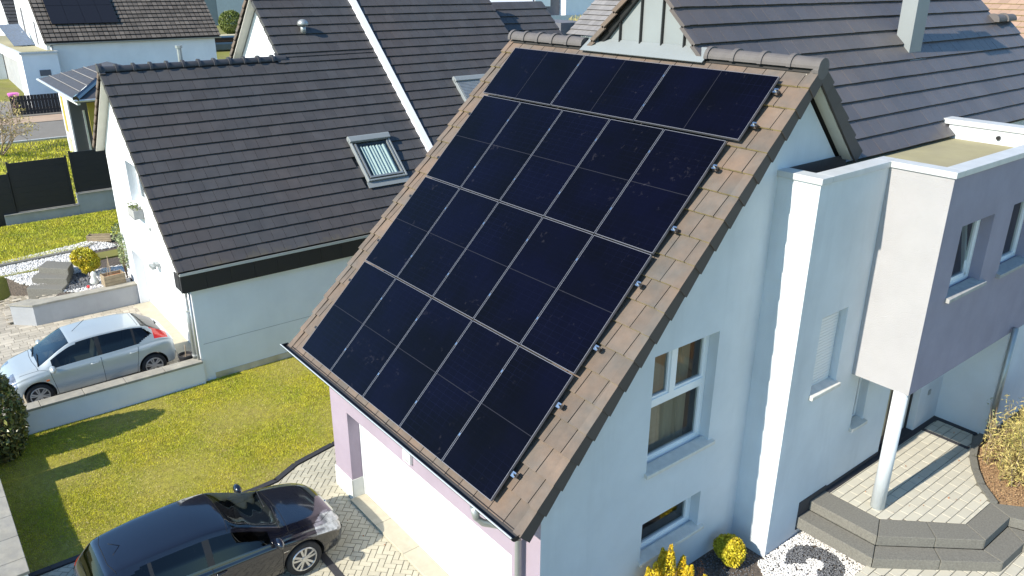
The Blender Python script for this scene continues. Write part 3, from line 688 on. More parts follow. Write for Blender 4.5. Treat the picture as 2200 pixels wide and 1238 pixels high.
# gutter
def gutter(name, a, b, r, parent, m, up=Z, lip=True, mlip='gutter_pale'):
    a, b = Vector(a), Vector(b); d = (b-a).normalized(); s = d.cross(Z).normalized(); mb = MB(); N = 10; rings = []
    for p in (a, b):
        rings.append([p+s*math.cos(math.pi+math.pi*k/N)*r+Z*math.sin(math.pi+math.pi*k/N)*r for k in range(N+1)]+[p+s*math.cos(math.pi+math.pi*k/N)*(r-.006)+Z*(math.sin(math.pi+math.pi*k/N)*(r-.006)) for k in range(N, -1, -1)])
    n = 2*N+2; mb.mesh(rings[0]+rings[1], [(k, (k+1) % n, n+(k+1) % n, n+k) for k in range(n)])
    for rg_, p in zip(rings, (a, b)): mb.mesh(rg_[:N+1], [tuple(range(N+1))])
    g = mb.obj(name, m, parent)
    if lip:
        q = MB(); q.tube([a+s*r+Z*.004, b+s*r+Z*.004], .011, 6); q.obj('lip', mlip, g); 
    return g
gutter('gutter', (-.62, -.045, -.13), (5.80, -.045, -.13), .068, H, 'fence')
pipe('downpipe', [(5.0, -.045, -.20), (5.0, -.03, -.36), (5.03, .05, -.46), (5.2, .33, -.56), (5.27, .40, -.62), (5.28, .41, -.72), (5.28, .41, -3.0)], [.065, .045, .045, .045, .045, .045, .045], 'zinc', H)
mb = MB()
for z in (-.72, -1.7, -2.6): mb.tube([(5.28, .41, z), (5.28, .41, z+.03)], .052, 12)
mb.box((5.27, .41, -.75), (5.29, .5, -.73)); mb.obj('pipe_clip', 'steel', H)
mb = MB(); mb.box((2.42, .44, -1.09), (2.63, .5, -.74)); al = mb.obj('siren_box', 'siren', H, bevel=.012)
mb = MB(); mb.box((2.45, .437, -1.05), (2.60, .441, -1.03)); mb.obj('grille', 'zinc', al)
# bank above the ridge: zinc clad gable and the big rear roof
aR = R(48); aL = R(44.5)
vR = Vector((-math.cos(aR), 0, math.sin(aR))); nR = Vector((math.sin(aR), 0, math.cos(aR)))
vL = Vector((math.cos(aL), 0, math.sin(aL))); nL = Vector((-math.sin(aL), 0, math.cos(aL)))
AX, AZ = 2.784, 5.916
ey, ez = 5.30, 3.15; LR = (ey-AX)/math.cos(aR); rowsR = 11; 
o3 = Vector((ey, 4.85, ez))
tiles('rear_roof_tiles', o3, Y, vR, nR, 0, 10.3, 12, LR/11.4, H, ['tile_violet', 'tile_edge_shade'], tw=.30, lift=.05, t=.035, r0=4, skip=lambda u, v: v/(LR/11.4) > 11.6)
tiles('rear_roof_tiles', o3, Y, vR, nR, 1.35, 10.3, 4, LR/11.4, H, ['tile_violet_eave', 'tile_edge_shade'], tw=.30, lift=.05, t=.035, skip=lambda u, v: v < u*0-9)
o4 = Vector((-1.0, 4.85, AZ-(AX+1.0)*math.tan(aL)))
tiles('left_rear_roof_tiles', o4+vL*((1.05+1.0)/math.cos(aL)), Y, vL, nL, 0, 10.3, 7, LR/11.4, H, ['tile_sun', 'tile_edge_shade'], tw=.30)
mb = MB(); mb.obox(o3, Y, vR, nR, .155, 10.25, .03, LR, -.16, -.02); mb.obox(o4, Y, vL, nL, .155, 10.25, (1.05+1.0)/math.cos(aL), (AX+1.0)/math.cos(aL), -.16, -.02); mb.obj('rear_roof_deck', 'deck', H)
mb = MB()  # cladding wall with standing seams
cl = lambda x: min(AZ-.10-(x-AX)*math.tan(aR) if x > AX else 99, AZ-.10-(AX-x)*math.tan(aL) if x <= AX else 99)
mb.prism([(0, 0)]*0 or [(1.45, 5.02), (4.05, 5.02), (4.05, 5.1), (1.45, 5.1)], 4.3, lambda x, y: cl(x)) if False else None
pts = [(1.30, 4.25), (4.16, 4.25), (4.16, cl(4.16)), (AX, cl(AX)), (1.30, cl(1.30))]
wall('zinc_gable', (0, 5.0, 0), X, Z, -Y, pts, [], .1, 'zinc_clad', H)
for x in (1.72, 2.16, 2.60, 3.04, 3.48, 3.92): mb = MB(); mb.box((x-.010, 4.95, 4.55), (x+.010, 5.0, cl(x)+.05)); mb.obj('standing_seam', 'black_metal', H)
mb = MB(); mb.obox((0, 4.75, 4.655), X, Vector((0, .80, .60)).normalized(), Vector((0, -.60, .80)).normalized(), 1.46, 4.02, 0, .305, .0, .012); mb.obj('flashing', 'zinc_clad', H)
def yverge(name, o, v, n, y0, s, rows, g, parent, m, depth=.2, r0=0, w=.10):
    mb = MB(); o = Vector(o)
    for r in range(r0, rows):
        a, b = r*g-.01, (r+1)*g+.02; P = lambda y, q, z: Vector((o.x, y, o.z))+v*q+n*z
        l0, l1 = .055, .014; yi, yo = y0+s*w, y0-s*.018; vs = []
        for q, l in ((a, l0), (b, l1)):
            vs += [P(yi, q, l), P(yo, q, l), P(yo, q, l-depth), P(yo+s*.03, q, l-depth), P(yo+s*.03, q, l-.03), P(yi, q, l-.03)]
        mb.mesh(vs, [(0,1,7,6),(1,2,8,7),(2,3,9,8),(3,4,10,9),(0,5,4,1),(1,4,3,2)], [0, 0, 0, 0, 1, 1])
    return mb.obj(name, m, parent)
yverge('rear_verge_tiles', o3, vR, nR, 4.85, 1, 12, LR/11.4, H, ['tile_violet', 'tile_edge_shade'], r0=5, depth=.06)
ql = (1.42+1.0)/math.cos(aL)
yverge('rear_verge_tiles', o4+vL*ql, vL, nL, 4.85, 1, 6, LR/11.4, H, ['tile_sun', 'black_metal'], depth=.07)
mb = MB(); mb.obox(o4+vL*ql, vL, nL, Y, 0, 2.0, -.13, -.03, 4.93-4.85, 5.0-4.85-.003); mb.obj('fascia', 'black_metal', H)
ridge_tiles('rear_ridge_tiles', (AX, 4.85, AZ), (AX, 15.1, AZ), .12, H, 'tile_violet')
# far lower ridge piece of the rear extension
ridge_tiles('rear_ridge_tiles', (3.72, 15.0, 4.93), (3.72, 16.0, 4.93), .13, H, 'ridge', .40)
tiles('extension_roof_tiles', (ey, 15.0, ez), Y, vR, nR, .12, .95, 7, LR/11.4, H, ['tile_violet', 'tile_edge_shade'])
mb = MB(); mb.box((ey-.6, 6.3, -2.5), (ey-.25, 15.5, ez+.15)); mb.box((-.1, 6.25, -3), (ey-.3, 6.35, 3.0)); mb.obj('rear_wall', 'render_white', H)
# chimney of zinc on the rear roof
mb = MB(); mb.box((3.84, 10.62, 4.2), (4.13, 11.07, 6.6))
ch = mb.obj('chimney', 'zinc_clad', H); lab(ch, 'square zinc chimney clad in grey sheet')
mb = MB(); mb.box((3.78, 10.56, 6.5), (4.19, 11.13, 6.56)); mb.box((3.88, 10.66, 6.6), (4.09, 11.03, 6.9)); mb.box((3.80, 10.58, 6.9), (4.17, 11.11, 6.95)); mb.obj('cowl', 'zinc', ch)
mb = MB(); mb.obox((4.15, 10.55, 4.37), Y, vR, nR, 0, .60, -.05, .03, .03, .055); mb.obj('lead_flashing', 'gutter_pale', ch)
# tower
TX0, TX1, TY = 5.598, 6.235, 4.555
T1 = (5.125, 5.815, .10, 1.33); T2 = (6.55, 6.93, -.98, -.05); DR = (7.76, 9.02, -2.0, .12)
TWH = 3.34
wall('tower_side', (TX1, 0, 0), Y, Z, X, [(TY, -3.05), (9.885, -3.05), (9.885, .08), (6.28, .08), (6.28, TWH), (TY, TWH)], [rect(*T1), rect(*T2), rect(*DR)], .17, 'render_white', H)
wall('tower_front', (0, TY, 0), X, Z, -Y, [(TX0, -3.05), (TX1, -3.05), (TX1, TWH), (TX0, TWH)], [], .17, 'render_white', H)
f = window(H, (TX1, 0, 0), Y, Z, X, T1, .14, fw_=.04, name='shuttered_window')
mb = MB(); nsl = 24
for k in range(nsl):
    z0_ = T1[2]+.02+k*(T1[3]-T1[2]-.02)/nsl; z1_ = z0_+(T1[3]-T1[2]-.02)/nsl-.006; mb.box((TX1-.125, T1[0]+.03, z0_), (TX1-.11, T1[1]-.03, z1_))
mb.box((TX1-.128, T1[0]+.03, T1[2]), (TX1-.122, T1[1]-.03, T1[3])); mb.obj('roller_shutter', 'shutter', f)
sill(H, (TX1, 0, 0), Y, Z, X, T1[0], T1[1]+.04, T1[2], .07, .11)
window(H, (TX1, 0, 0), Y, Z, X, T2, .14, fw_=.05); sill(H, (TX1, 0, 0), Y, Z, X, T2[0], T2[1]+.06, T2[2], .07, .11)
# entrance door
mb = MB(); mb.box((TX1-.19, DR[0], DR[2]), (TX1-.13, DR[0]+.98, DR[3])); dr = mb.obj('entrance_door', 'door_dark', H, bevel=.004)
mb = MB(); mb.box((TX1-.129, DR[0]+.16, DR[2]+.2), (TX1-.122, DR[0]+.34, DR[3]-.2)); mb.obj('door_glass', 'brass', dr)
mb = MB(); mb.box((TX1-.121, DR[0]+.23, DR[2]+.4), (TX1-.116, DR[0]+.27, DR[3]-.35)); mb.obj('dark_inlay', 'black_metal', dr)
mb = MB(); mb.tube([(TX1-.08, DR[0]+.42, DR[2]+.5), (TX1-.08, DR[0]+.42, DR[3]-.5)], .014, 8); mb.obj('pull_handle', 'steel', dr)
mb = MB(); mb.box((TX1-.19, DR[0]+.99, DR[2]), (TX1-.15, DR[1], DR[3])); sl = mb.obj('side_light', 'plinth', H)
mb = MB(); mb.box((TX1-.17, DR[1]-.04, DR[2]), (TX1-.12, DR[1]+.0, DR[3])); mb.box((TX1-.17, DR[0]+.97, DR[2]), (TX1-.12, DR[0]+1.01, DR[3])); mb.obj('frame', 'black_metal', sl)
mb = MB(); mb.box((TX1-.2, DR[0], -2.03), (TX1+.02, DR[1], -1.985)); mb.obj('door_step', 'basalt_black', H)
mb = MB(); mb.box((TX1, 5.34, -2.42), (TX1+.012, 6.1, -1.90)); mb.box((TX1, 6.1, -2.0), (TX1+.012, 7.74, -1.93)); mb.obj('damp_course', 'basalt_black', H)
mb = MB(); mb.box((TX1, 9.35, -1.36), (TX1+.015, 9.43, -1.26)); mb.obj('wall_socket', 'zinc', H)
# projecting box
BX, BY0, BY1, BZ = 7.125, 6.28, 10.62, .08
V1 = (6.86, 7.93, 1.50, 2.57); V2 = (8.60, 9.70, 1.48, 2.59)
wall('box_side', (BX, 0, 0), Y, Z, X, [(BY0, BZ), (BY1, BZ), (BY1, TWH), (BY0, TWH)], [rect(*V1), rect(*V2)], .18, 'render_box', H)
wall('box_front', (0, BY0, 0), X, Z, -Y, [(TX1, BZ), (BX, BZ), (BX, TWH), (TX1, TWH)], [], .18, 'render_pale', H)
mb = MB(); mb.box((TX1-.1, BY0+.003, BZ+.0), (BX-.003, BY1, BZ+.12)); mb.obj('box_soffit', 'render_white', H)
f = window(H, (BX, 0, 0), Y, Z, X, V1, .18, fw_=.06, name='tilted_window'); 
mb = MB()   # tilted sash leaning into the room
o_ = Vector((BX-.20, V1[0]+.1, V1[2]+.07)); vv = Vector((-.17, 0, 1)).normalized(); 
a_, b_, c_, d_ = 0, V1[1]-V1[0]-.2, 0, V1[3]-V1[2]-.16; nn = Y.cross(vv)
for q in ((a_, b_, c_, c_+.06), (a_, b_, d_-.06, d_), (a_, a_+.06, c_, d_), (b_-.06, b_, c_, d_)): mb.obox(o_, Y, vv, nn, q[0], q[1], q[2], q[3], -.02, .03)
mb.obj('open_sash', 'pvc', f)
lab(f, 'first floor window tilted open in the mauve box')
sill(H, (BX, 0, 0), Y, Z, X, V1[0]-.02, V1[1]+.12, V1[2], .07, .12, 'sill_dark')
f = window(H, (BX, 0, 0), Y, Z, X, V2, .18, fw_=.06); sill(H, (BX, 0, 0), Y, Z, X, V2[0]-.02, V2[1]+.12, V2[2], .07, .12, 'sill_dark')
wall('porch_wall', (0, 9.885, 0), X, Z, -Y, [(TX1, -3), (BX+.0, -3), (BX+.0, BZ), (TX1, BZ)], [], .2, 'render_white', H)
wall('lower_side_wall', (BX-.0, 0, 0), Y, Z, X, [(9.888, -3), (16, -3), (16, BZ-.003), (9.888, BZ-.003)], [], .2, 'render_white', H)
pipe('downpipe', [(BX+.07, 9.86, .2), (BX+.07, 9.86, -2.1)], .05, 'zinc', H)
# copings and flat roof
mb = MB(); c0, c1 = TWH, TWH+.085
def cop(a, b): mb.box((a[0], a[1], c0), (b[0], b[1], c1))
cop((TX0-.0, TY-.03), (TX1+.03, TY+.22)); cop((TX1-.22, TY+.223), (TX1+.03, BY0-.033)); cop((TX1-.03, BY0-.03), (BX+.03, BY0+.22)); cop((BX-.22, BY0+.223), (BX+.03, BY1))
cop((TX1-.22, BY0-.03), (TX1-.033, BY0+.22))
mb.obj('coping', 'coping', H, bevel=.006)
mb = MB(); mb.box((ey-.1, 10.40, 2.9), (BX-.0, 10.62, c1-.06)); mb.obj('rear_parapet', 'render_white', H)
mb = MB(); mb.box((ey-.22, 10.37, c1-.06), (BX+.02, 10.70, c1+.03)); mb.obj('coping', 'coping', H)
mb = MB(); mb.prism([(5.3, 5.2), (TX1-.18, 5.2), (TX1-.18, BY0+.17), (BX-.18, BY0+.17), (BX-.18, 10.41), (5.2, 10.41), (5.2, 6.4)], 2.85, 3.12); mb.obj('flat_roof', 'flat_roof', H)
mb = MB(); mb.prism([(TX0+.02, TY+.17), (TX1-.19, TY+.17), (TX1-.19, 6.3), (TX0-.3, 6.3)], 2.6, 3.05); mb.obj('roof_membrane', 'basalt_black', H)
mb = MB(); mb.box((TX0+.003, TY+.2, 3.05), (TX0+.03, 6.2, 3.42)); mb.obj('membrane_upstand', 'basalt_black', H)
mb = MB(); mb.tube([(6.05, 10.36, 3.24), (6.05, 10.41, 3.24)], .035, 10); mb.obj('overflow_hole', 'black_metal', H)
gutter('gutter', (ey+.05, 6.2, 3.08), (ey+.05, 10.35, 3.08), .06, H, 'black_metal', lip=False)
# column
mb = MB(); mb.tube([(6.985, 6.36, -2.0), (6.985, 6.36, .085)], .105, 32); col_ = mb.obj('column', 'render_white', H, smooth=False)
for p in col_.data.polygons: p.use_smooth = len(p.vertices) == 4
# ------------------------------------------------------------------ solar panels
W_, H_ = 1.05, 1.8118
rails = thing('solar_array', 'array of eighteen black solar panels clamped on rails over the steep brown roof', 'solar array', (2.6, 0, 0))
def rails_row(vs_, xe, rt_=False):
    for v in vs_:
        mb = MB(); mb.obox((0, 0, 0), X, vF, nF, -.12, xe+.10, v-.02, v+.02, -.085, -.042); rl = mb.obj('rail', 'black_metal', rails)
        mb = MB()
        for xx in (xe+.055,):
            mb.obox((0, 0, 0), X, vF, nF, xx-.03, xx+.03, v-.035, v-.01, -.06, -.012); mb.obox((0, 0, 0), X, vF, nF, xx-.03, xx+.03, v+.012, v+.032, -.06, -.012)
            mb.tube([Vector((xx, 0, 0))+vF*v+nF*-.05, Vector((xx, 0, 0))+vF*v+nF*.01], .014, 8)
        mb.obj('end_clamp', 'steel', rl)
VROW = [0, 1.8118, 3.6235]
rails_row([.42, 1.40, 2.24, 3.20, 4.05, 5.03], 5.25); rails_row([5.75, 6.30], 5.409)
HT = 1.0135
PV0 = None
def panel(x, v, w_, h_, land, label):
    a, b = x+.010, x+w_-.010; c, d = v+.012, v+h_-.012; fwid = .0065; O = (0, 0, 0)
    mb = MB()
    for q in ((a, b, c, c+fwid), (a, b, d-fwid, d), (a, a+fwid, c+fwid, d-fwid), (b-fwid, b, c+fwid, d-fwid)): mb.obox(O, X, vF, nF, *q, -.038, 0)
    p = lab(mb.obj('solar_panel', 'pv_frame', rails), label)
    g = MB(); P = lambda s_, t_: X*s_+vF*t_+nF*-.0025
    g.poly([P(a+fwid, c+fwid), P(b-fwid, c+fwid), P(b-fwid, d-fwid), P(a+fwid, d-fwid)])
    g.uv = [(0, 0), (1, 0), (1, 1), (0, 1)] if not land else [(0, 0), (0, 1), (1, 1), (1, 0)]
    gl = g.obj('glass', 'pv_glass', p)
    s = MB(); s.poly([P(a, c)-nF*.03, P(a, d)-nF*.03, P(b, d)-nF*.03, P(b, c)-nF*.03]); s.obj('backsheet', 'black_metal', p)
    return p
cn = ['leftmost', 'second from the left', 'third from the left', 'fourth from the left', 'rightmost']
rn = ['bottom row above the gutter', 'second upright row from the bottom', 'third upright row from the bottom']
for r in range(3):
    for c in range(5): panel(c*W_, VROW[r], W_, H_, False, 'upright black solar panel, %s in the %s' % (cn[c], rn[r]))
tw_ = 1.829
for c in range(3): panel(-.078+c*tw_, 5.4635, tw_, HT*1.045, True, 'sideways black solar panel in the top row, %s of three' % ['leftmost', 'middle', 'rightmost'][c])
def mclamp(x, v): mc = MB(); mc.obox((0, 0, 0), X, vF, nF, x-.013, x+.013, v-.02, v+.02, -.01, .004); mc.obj('middle_clamp', 'steel', rails)
for v in (.42, 1.40, 2.24, 3.20, 4.05, 5.03):
    for c in range(1, 5): mclamp(c*W_, v)
for v in (5.75, 6.30):
    for c in (1, 2): mclamp(-.078+c*tw_, v)

# ------------------------------------------------------------------ neighbour house on the left
aN = R(43.5); TN = math.tan(aN); vN = Vector((-math.cos(aN), 0, math.sin(aN))); nN = Vector((math.sin(aN), 0, math.cos(aN)))
vM = Vector((math.cos(aN), 0, math.sin(aN))); nM = Vector((-math.sin(aN), 0, math.cos(aN)))
EX, EZ = -5.53, -.225; XW = -5.65; GN = .325
def nz_(x): return EZ+(EX-x)*TN
RX = -9.67; RZ = nz_(RX); TX = -11.45; TZ = nz_(TX)
N1 = thing('neighbour_house', 'white neighbour house with dark grey tiled roof, domed vent and curtained roof window', 'house', (-8.7, 3.5, -3))
oN = Vector((EX, 0, EZ))
def kt(x): return (EX-x)/math.cos(aN)/GN
tiles('roof_tiles', oN, Y, vN, nN, -.34, 7.04, 18, GN, N1, ['tile_dark_eave', 'tile_edge_shade'], stagger=True, tw=.30, lift=.048, skip=lambda u, v: v > (EX-RX)/math.cos(aN)-.02 and u < 4.2 or (4.93 < u < 6.02 and 1.45 < v < 2.75))
tiles('upper_roof_tiles', oN, Y, vN, nN, 4.16, 7.04, 25, GN, N1, ['tile_dark', 'tile_edge_shade'], r0=18, tw=.30, lift=.048)
yverge('verge_tiles', oN, vN, nN, -.34, 1, 18, GN, N1, ['tile_dark', 'tile_edge_shade'], depth=.13)
yverge('upper_verge_tiles', oN, vN, nN, 4.16, 1, 25, GN, N1, ['tile_dark', 'tile_edge_shade'], depth=.13, r0=17)
lz0 = RZ-(RX+11.98)*TN; oM = Vector((-11.98, 0, lz0)); kM = int((RX+11.98)/math.cos(aN)/GN)+1
mb = MB(); LM = (RX+11.98)/math.cos(aN)
tiles('left_roof_tiles', oM, Y, vM, nM, -.34, 7.0, kM-1, LM/(kM-1), N1, ['tile_dark', 'tile_edge_shade'])
yverge('verge_tiles', oM, vM, nM, -.34, 1, kM-1, LM/(kM-1), N1, ['tile_sun', 'black_metal'], depth=.10)
oT = Vector((TX-2.2, 0, TZ-2.2*TN)); LT = 2.2/math.cos(aN)
tiles('left_upper_tiles', oT, Y, vM, nM, 4.16, 12.2, 9, LT/9, N1, ['tile_dark', 'tile_edge_shade']); yverge('upper_verge_tiles', oT, vM, nM, 4.16, 1, 9, LT/9, N1, ['tile_sun', 'black_metal'], depth=.1)
mb = MB(); LL = (EX-RX)/math.cos(aN); mb.obox(oN, Y, vN, nN, -.30, 7.04, .03, LL-.02, -.14, -.03); mb.obox(oN, Y, vN, nN, 4.2, 7.04, LL-.02, (EX-TX)/math.cos(aN), -.14, -.03)
mb.obox(oM, Y, vM, nM, -.30, 7.0, 0, LM, -.14, -.03); mb.obox(oT, Y, vM, nM, 4.2, 12.1, 0, LT, -.14, -.03); mb.obj('roof_deck', 'deck', N1)
mb = MB(); mb.obox(oM, Y, vM, nM, -.32, -.115, 0, LM-.05, -.165, -.145); mb.obj('soffit', 'soffit', N1); mb = MB(); mb.obox(oT, Y, vM, nM, 4.18, 4.42, 0, LT-.05, -.165, -.145); mb.obj('soffit', 'soffit', N1); mb = MB(); mb.obox(oN, Y, vN, nN, -.32, -.115, .2, LL-.05, -.165, -.145); mb.obj('soffit', 'soffit', N1)
ridge_tiles('ridge_tiles', (RX, -.36, RZ-.04), (RX, 4.30, RZ-.03), .11, N1, 'ridge_dark', .40, ring=.045)
ridge_tiles('upper_ridge_tiles', (TX, 4.12, TZ-.04), (TX, 12.3, TZ-.04), .105, N1, 'tile_dark', .42)
uo = .2
gp = [(-11.77, -3.1), (XW, -3.1), (XW, nz_(XW)-uo), (RX, RZ-uo-.02), (-11.77, RZ-(RX+11.77)*TN-uo)]
GW = (-9.76, -8.32, .44, 1.50); GG = (-10.85, -6.35, -2.81, -1.13)
wall('gable_wall', (0, -.11, 0), X, Z, -Y, gp, [rect(*GW), rect(*GG)], .27, 'render_left', N1, thick=.01)
wall('side_wall', (XW, 0, 0), Y, Z, X, [(-.11, -3.1), (15, -3.1), (15, -.25), (-.11, -.25)], [], .1, 'render_left', N1, thick=.01)
mb = MB(); mb.box((XW-.02, .15, -3.05), (XW+.012, 15, -2.84)); mb.obj('weathered_base', 'stain', N1)
mb = MB(); mb.box((XW-.02, -.02, -2.068), (XW+.004, 15, -2.058)); mb.obj('render_joint', 'wall_grey', N1)
wall('left_wall', (-11.77, 0, 0), -Y, Z, -X, [(-12, -3.1), (.11, -3.1), (.11, 1.5), (-12, 1.5)], [], .1, 'render_left', N1, thick=.01)
wall('upper_gable', (0, 4.45, 0), X, Z, -Y, [(TX-2.0, TZ-2.0*TN-.18), (-9.4, TZ-2.0*TN-.18), (-9.4, nz_(-9.4)-.18), (TX, TZ-.20), (TX-2.0, TZ-2.0*TN-.18)][0:4], [], .1, 'render_left', N1, thick=.01)
mb = MB(); mb.box((GG[0]-.05, .14, GG[2]), (GG[1]+.05, .18, GG[3]+.05)); gd2 = mb.obj('garage_door', 'garage_white', N1)
mb = MB(); mb.box((GG[0]+.01, -.28, -2.79), (GG[1]+.2, .14, -2.735)); mb.obj('threshold', 'stone_edge', N1, bevel=.006)
f = window(N1, (0, -.11, 0), X, Z, -Y, GW, .22, bars=[('v', -9.0, (.5, 1.44))]); lab(f, 'white framed window over the flower box in the sunlit gable')
# fascia, gutter, drain pipes
mb = MB(); yy = -.33
while yy < 15: 
    mb.box((EX-.10, yy, -.70), (EX+.02, yy+.545, -.30)); yy += .55
mb.box((EX-.45, -.335, -.68), (EX-.105, -.30, -.32)); mb.obj('fascia_board', 'fence', N1)
mb = MB(); mb.box((EX-.12, -.34, -.295), (EX+.05, 15, -.265)); mb.box((EX+.03, -.34, -.265), (EX+.05, 15, -.235)); mb.obj('gutter', 'gutter_pale', N1)
pipe('downpipe', [(XW-.16, -.20, -.66), (XW-.16, -.20, -2.72)], .055, 'zinc', N1); pipe('downpipe', [(XW-.03, -.17, -.66), (XW-.03, -.17, -2.45)], .025, 'gutter_pale', N1)
mb = MB(); mb.tube([(XW-.16, -.20, -1.25), (XW-.16, -.20, -1.21)], .064, 14); mb.obj('pipe_clip', 'gutter_pale', N1)
mb = MB(); mb.tube([(XW-.16, -.20, -2.35), (XW-.16, -.20, -2.31)], .064, 14); mb.obj('pipe_clip', 'gutter_pale', N1)
# lamp on the gable and small sensor
mb = MB(); mb.box((-8.22, -.21, -.80), (-7.95, -.11, -.74)); mb.box((-8.3, -.30, -.88), (-8.0, -.20, -.80)); mb.tube([(-7.95, -.14, -.8), (-7.9, -.2, -.95)], .015, 6); lab(mb.obj('flood_light', 'zinc', N1, bevel=.01), 'small outdoor lamp on the white gable')
mb = MB(); mb.box((-8.32, -.15, .02), (-8.25, -.11, .09)); mb.obj('wall_sensor', 'zinc', N1)
# roof windows
def velux(parent, y0, y1, v0, v1, closed, label):
    mb = MB(); o = oN; fr_ = .05
    for q in ((y0, y0+fr_, v0, v1), (y1-fr_, y1, v0, v1), (y0+fr_, y1-fr_, v0, v0+fr_), (y0+fr_, y1-fr_, v1-fr_, v1)): mb.obox(o, Y, vN, nN, *q, .02, .14)
    f = mb.obj('roof_window', 'zinc_clad', parent, bevel=.012); lab(f, label)
    mb = MB(); c = [o+Y*0+vN*(v1-.05)+nN*.15]
    P = lambda y: o+vN*(v1-.02)+nN*.13+Y*y
    mb.tube([P(y0-.03), P(y1+.03)], .07, 14); mb.obox(o, Y, vN, nN, y0-.02, y1+.02, v1-.15, v1-.02, .10, .20); mb.obj('shutter_box', 'zinc_clad', f, bevel=.01)
    mb = MB(); mb.obox(o, Y, vN, nN, y0-.04, y1+.04, v0-.17, v0-.005, .055, .075); mb.obj('apron_flashing', 'zinc_clad', f)
    if closed:
        mb = MB(); n = 22
        for k in range(n): a = v0+.07+(v1-v0-.2)*k/n; mb.obox(o, Y, vN, nN, y0+.05, y1-.05, a, a+(v1-v0-.2)/n-.012, .135, .155)
        mb.obox(o, Y, vN, nN, y0+.05, y1-.05, v0+.05, v1-.1, .10, .135); mb.obj('blind', 'zinc', f)
    else:
        mb = MB()
        for q in ((y0+.09, y0+.13, v0+.09, v1-.2), (y1-.13, y1-.09, v0+.09, v1-.2), (y0+.13, y1-.13, v0+.09, v0+.14)): mb.obox(o, Y, vN, nN, *q, .10, .145)
        mb.obj('sash', 'zinc', f)
        g = MB(); P = lambda a, b, c_: o+Y*a+vN*b+nN*c_
        g.poly([P(y0+.06, v0+.06, .11), P(y1-.06, v0+.06, .11), P(y1-.06, v1-.1, .11), P(y0+.06, v1-.1, .11)]); g.obj('pane', 'glass_clear', f)
        cb = MB(); n = 40; pr = []
        for i in range(n+1): pr.append((y0+.24+(y1-y0-.42)*i/n, .075+.02*math.sin(i*1.25)+.01*math.sin(i*.7+1)))
        for i in range(n): cb.poly([P(pr[i][0], v0+.13, pr[i][1]), P(pr[i+1][0], v0+.13, pr[i+1][1]), P(pr[i+1][0], v1-.28, pr[i+1][1]), P(pr[i][0], v1-.28, pr[i][1])])
        cb.obj('curtain', 'net', f, smooth=True, fix=False)
        k = MB(); k.obox(o, Y, vN, nN, y0+.06, y1-.06, v0+.06, v1-.06, -.40, -.02); k.obj('window_well', 'asphalt', f)
    return f
velux(N1, 4.90, 6.07, 1.42, 2.80, False, 'open roof window with pleated pale curtain on the dark roof')
# domed vent
vd = thing('roof_vent', 'small domed metal vent standing on the neighbour roof, soot stained tiles below', 'vent', (-10.27, 5.17, nz_(-10.27)))
mb = MB(); c = Vector((-10.27, 5.17, nz_(-10.27))); mb.tube([c, c+Z*.24], .075, 14); mb.obj('pipe', 'zinc', vd, smooth=True)
mb = MB(); rs = [.13, .155, .15, .125, .08, .02]; mb.tube([c+Z*(.22+h) for h in (0, .03, .08, .12, .155, .17)], rs, 18); mb.obj('dome', 'zinc', vd, smooth=True)
# firewall band
mb = MB(); LTN = (EX-TX)/math.cos(aN); mb.obox(oN, Y, vN, nN, 7.07, 7.27, 0, LTN, -.2, .10); fw2 = mb.obj('firewall_coping', 'garage_white', N1)
# attached second house
N2 = thing('attached_house', 'white house behind the pale roof band, dark tiles and closed roof window blind', 'house', (-8.7, 9.8, -3))
tiles('roof_tiles', oN, Y, vN, nN, 7.30, 12.25, 25, GN, N2, ['tile_dark', 'tile_edge_shade'], tw=.30, lift=.048, r0=3)
yverge('verge_tiles', oN, vN, nN, 12.25, -1, 25, GN, N2, ['tile_dark', 'tile_edge_shade'], depth=.13, r0=3)
mb = MB(); mb.obox(oN, Y, vN, nN, 7.30, 12.2, .9, LTN, -.14, -.03); mb.obj('roof_deck', 'deck', N2)
mb = MB(); mb.box((-12.5, 7.3, -3), (XW-.8, 12.15, .35)); mb.prism([(-12.0, 12.05), (-6.5, 12.05), (-6.5, 12.18), (-12.0, 12.18)], 0, lambda x, y: min(nz_(x)-.2, TZ-.2-(TX-x)*TN if x < TX else 9)); mb.obj('wall', 'render_left', N2)
velux(N2, 9.13, 10.30, 3.08, 4.46, True, 'roof window with closed grey blind on the dark roof')
# third house, lower roof
N3 = thing('lower_roof_house', 'house with lower dark tiled roof partly in shadow beyond the attached house', 'house', (-9.5, 13.8, -3))
oN3 = oN-Z*.9
tiles('roof_tiles', oN3, Y, vN, nN, 12.27, 15.30, 27, GN, N3, ['tile_dark', 'tile_edge_shade'], tw=.30, lift=.048, r0=8)
yverge('verge_tiles', oN3, vN, nN, 15.30, -1, 27, GN, N3, ['tile_dark', 'tile_edge_shade'], depth=.13, r0=8)
mb = MB(); mb.obox(oN3, Y, vN, nN, 12.27, 15.25, 2.5, 27*GN, -.14, -.03); mb.obj('roof_deck', 'deck', N3)
mb = MB(); mb.prism([(-12.5, 12.3), (-7.5, 12.3), (-7.5, 15.1), (-12.5, 15.1)], -3, lambda x, y: nz_(x)-1.1); mb.obj('wall', 'render_left', N3)

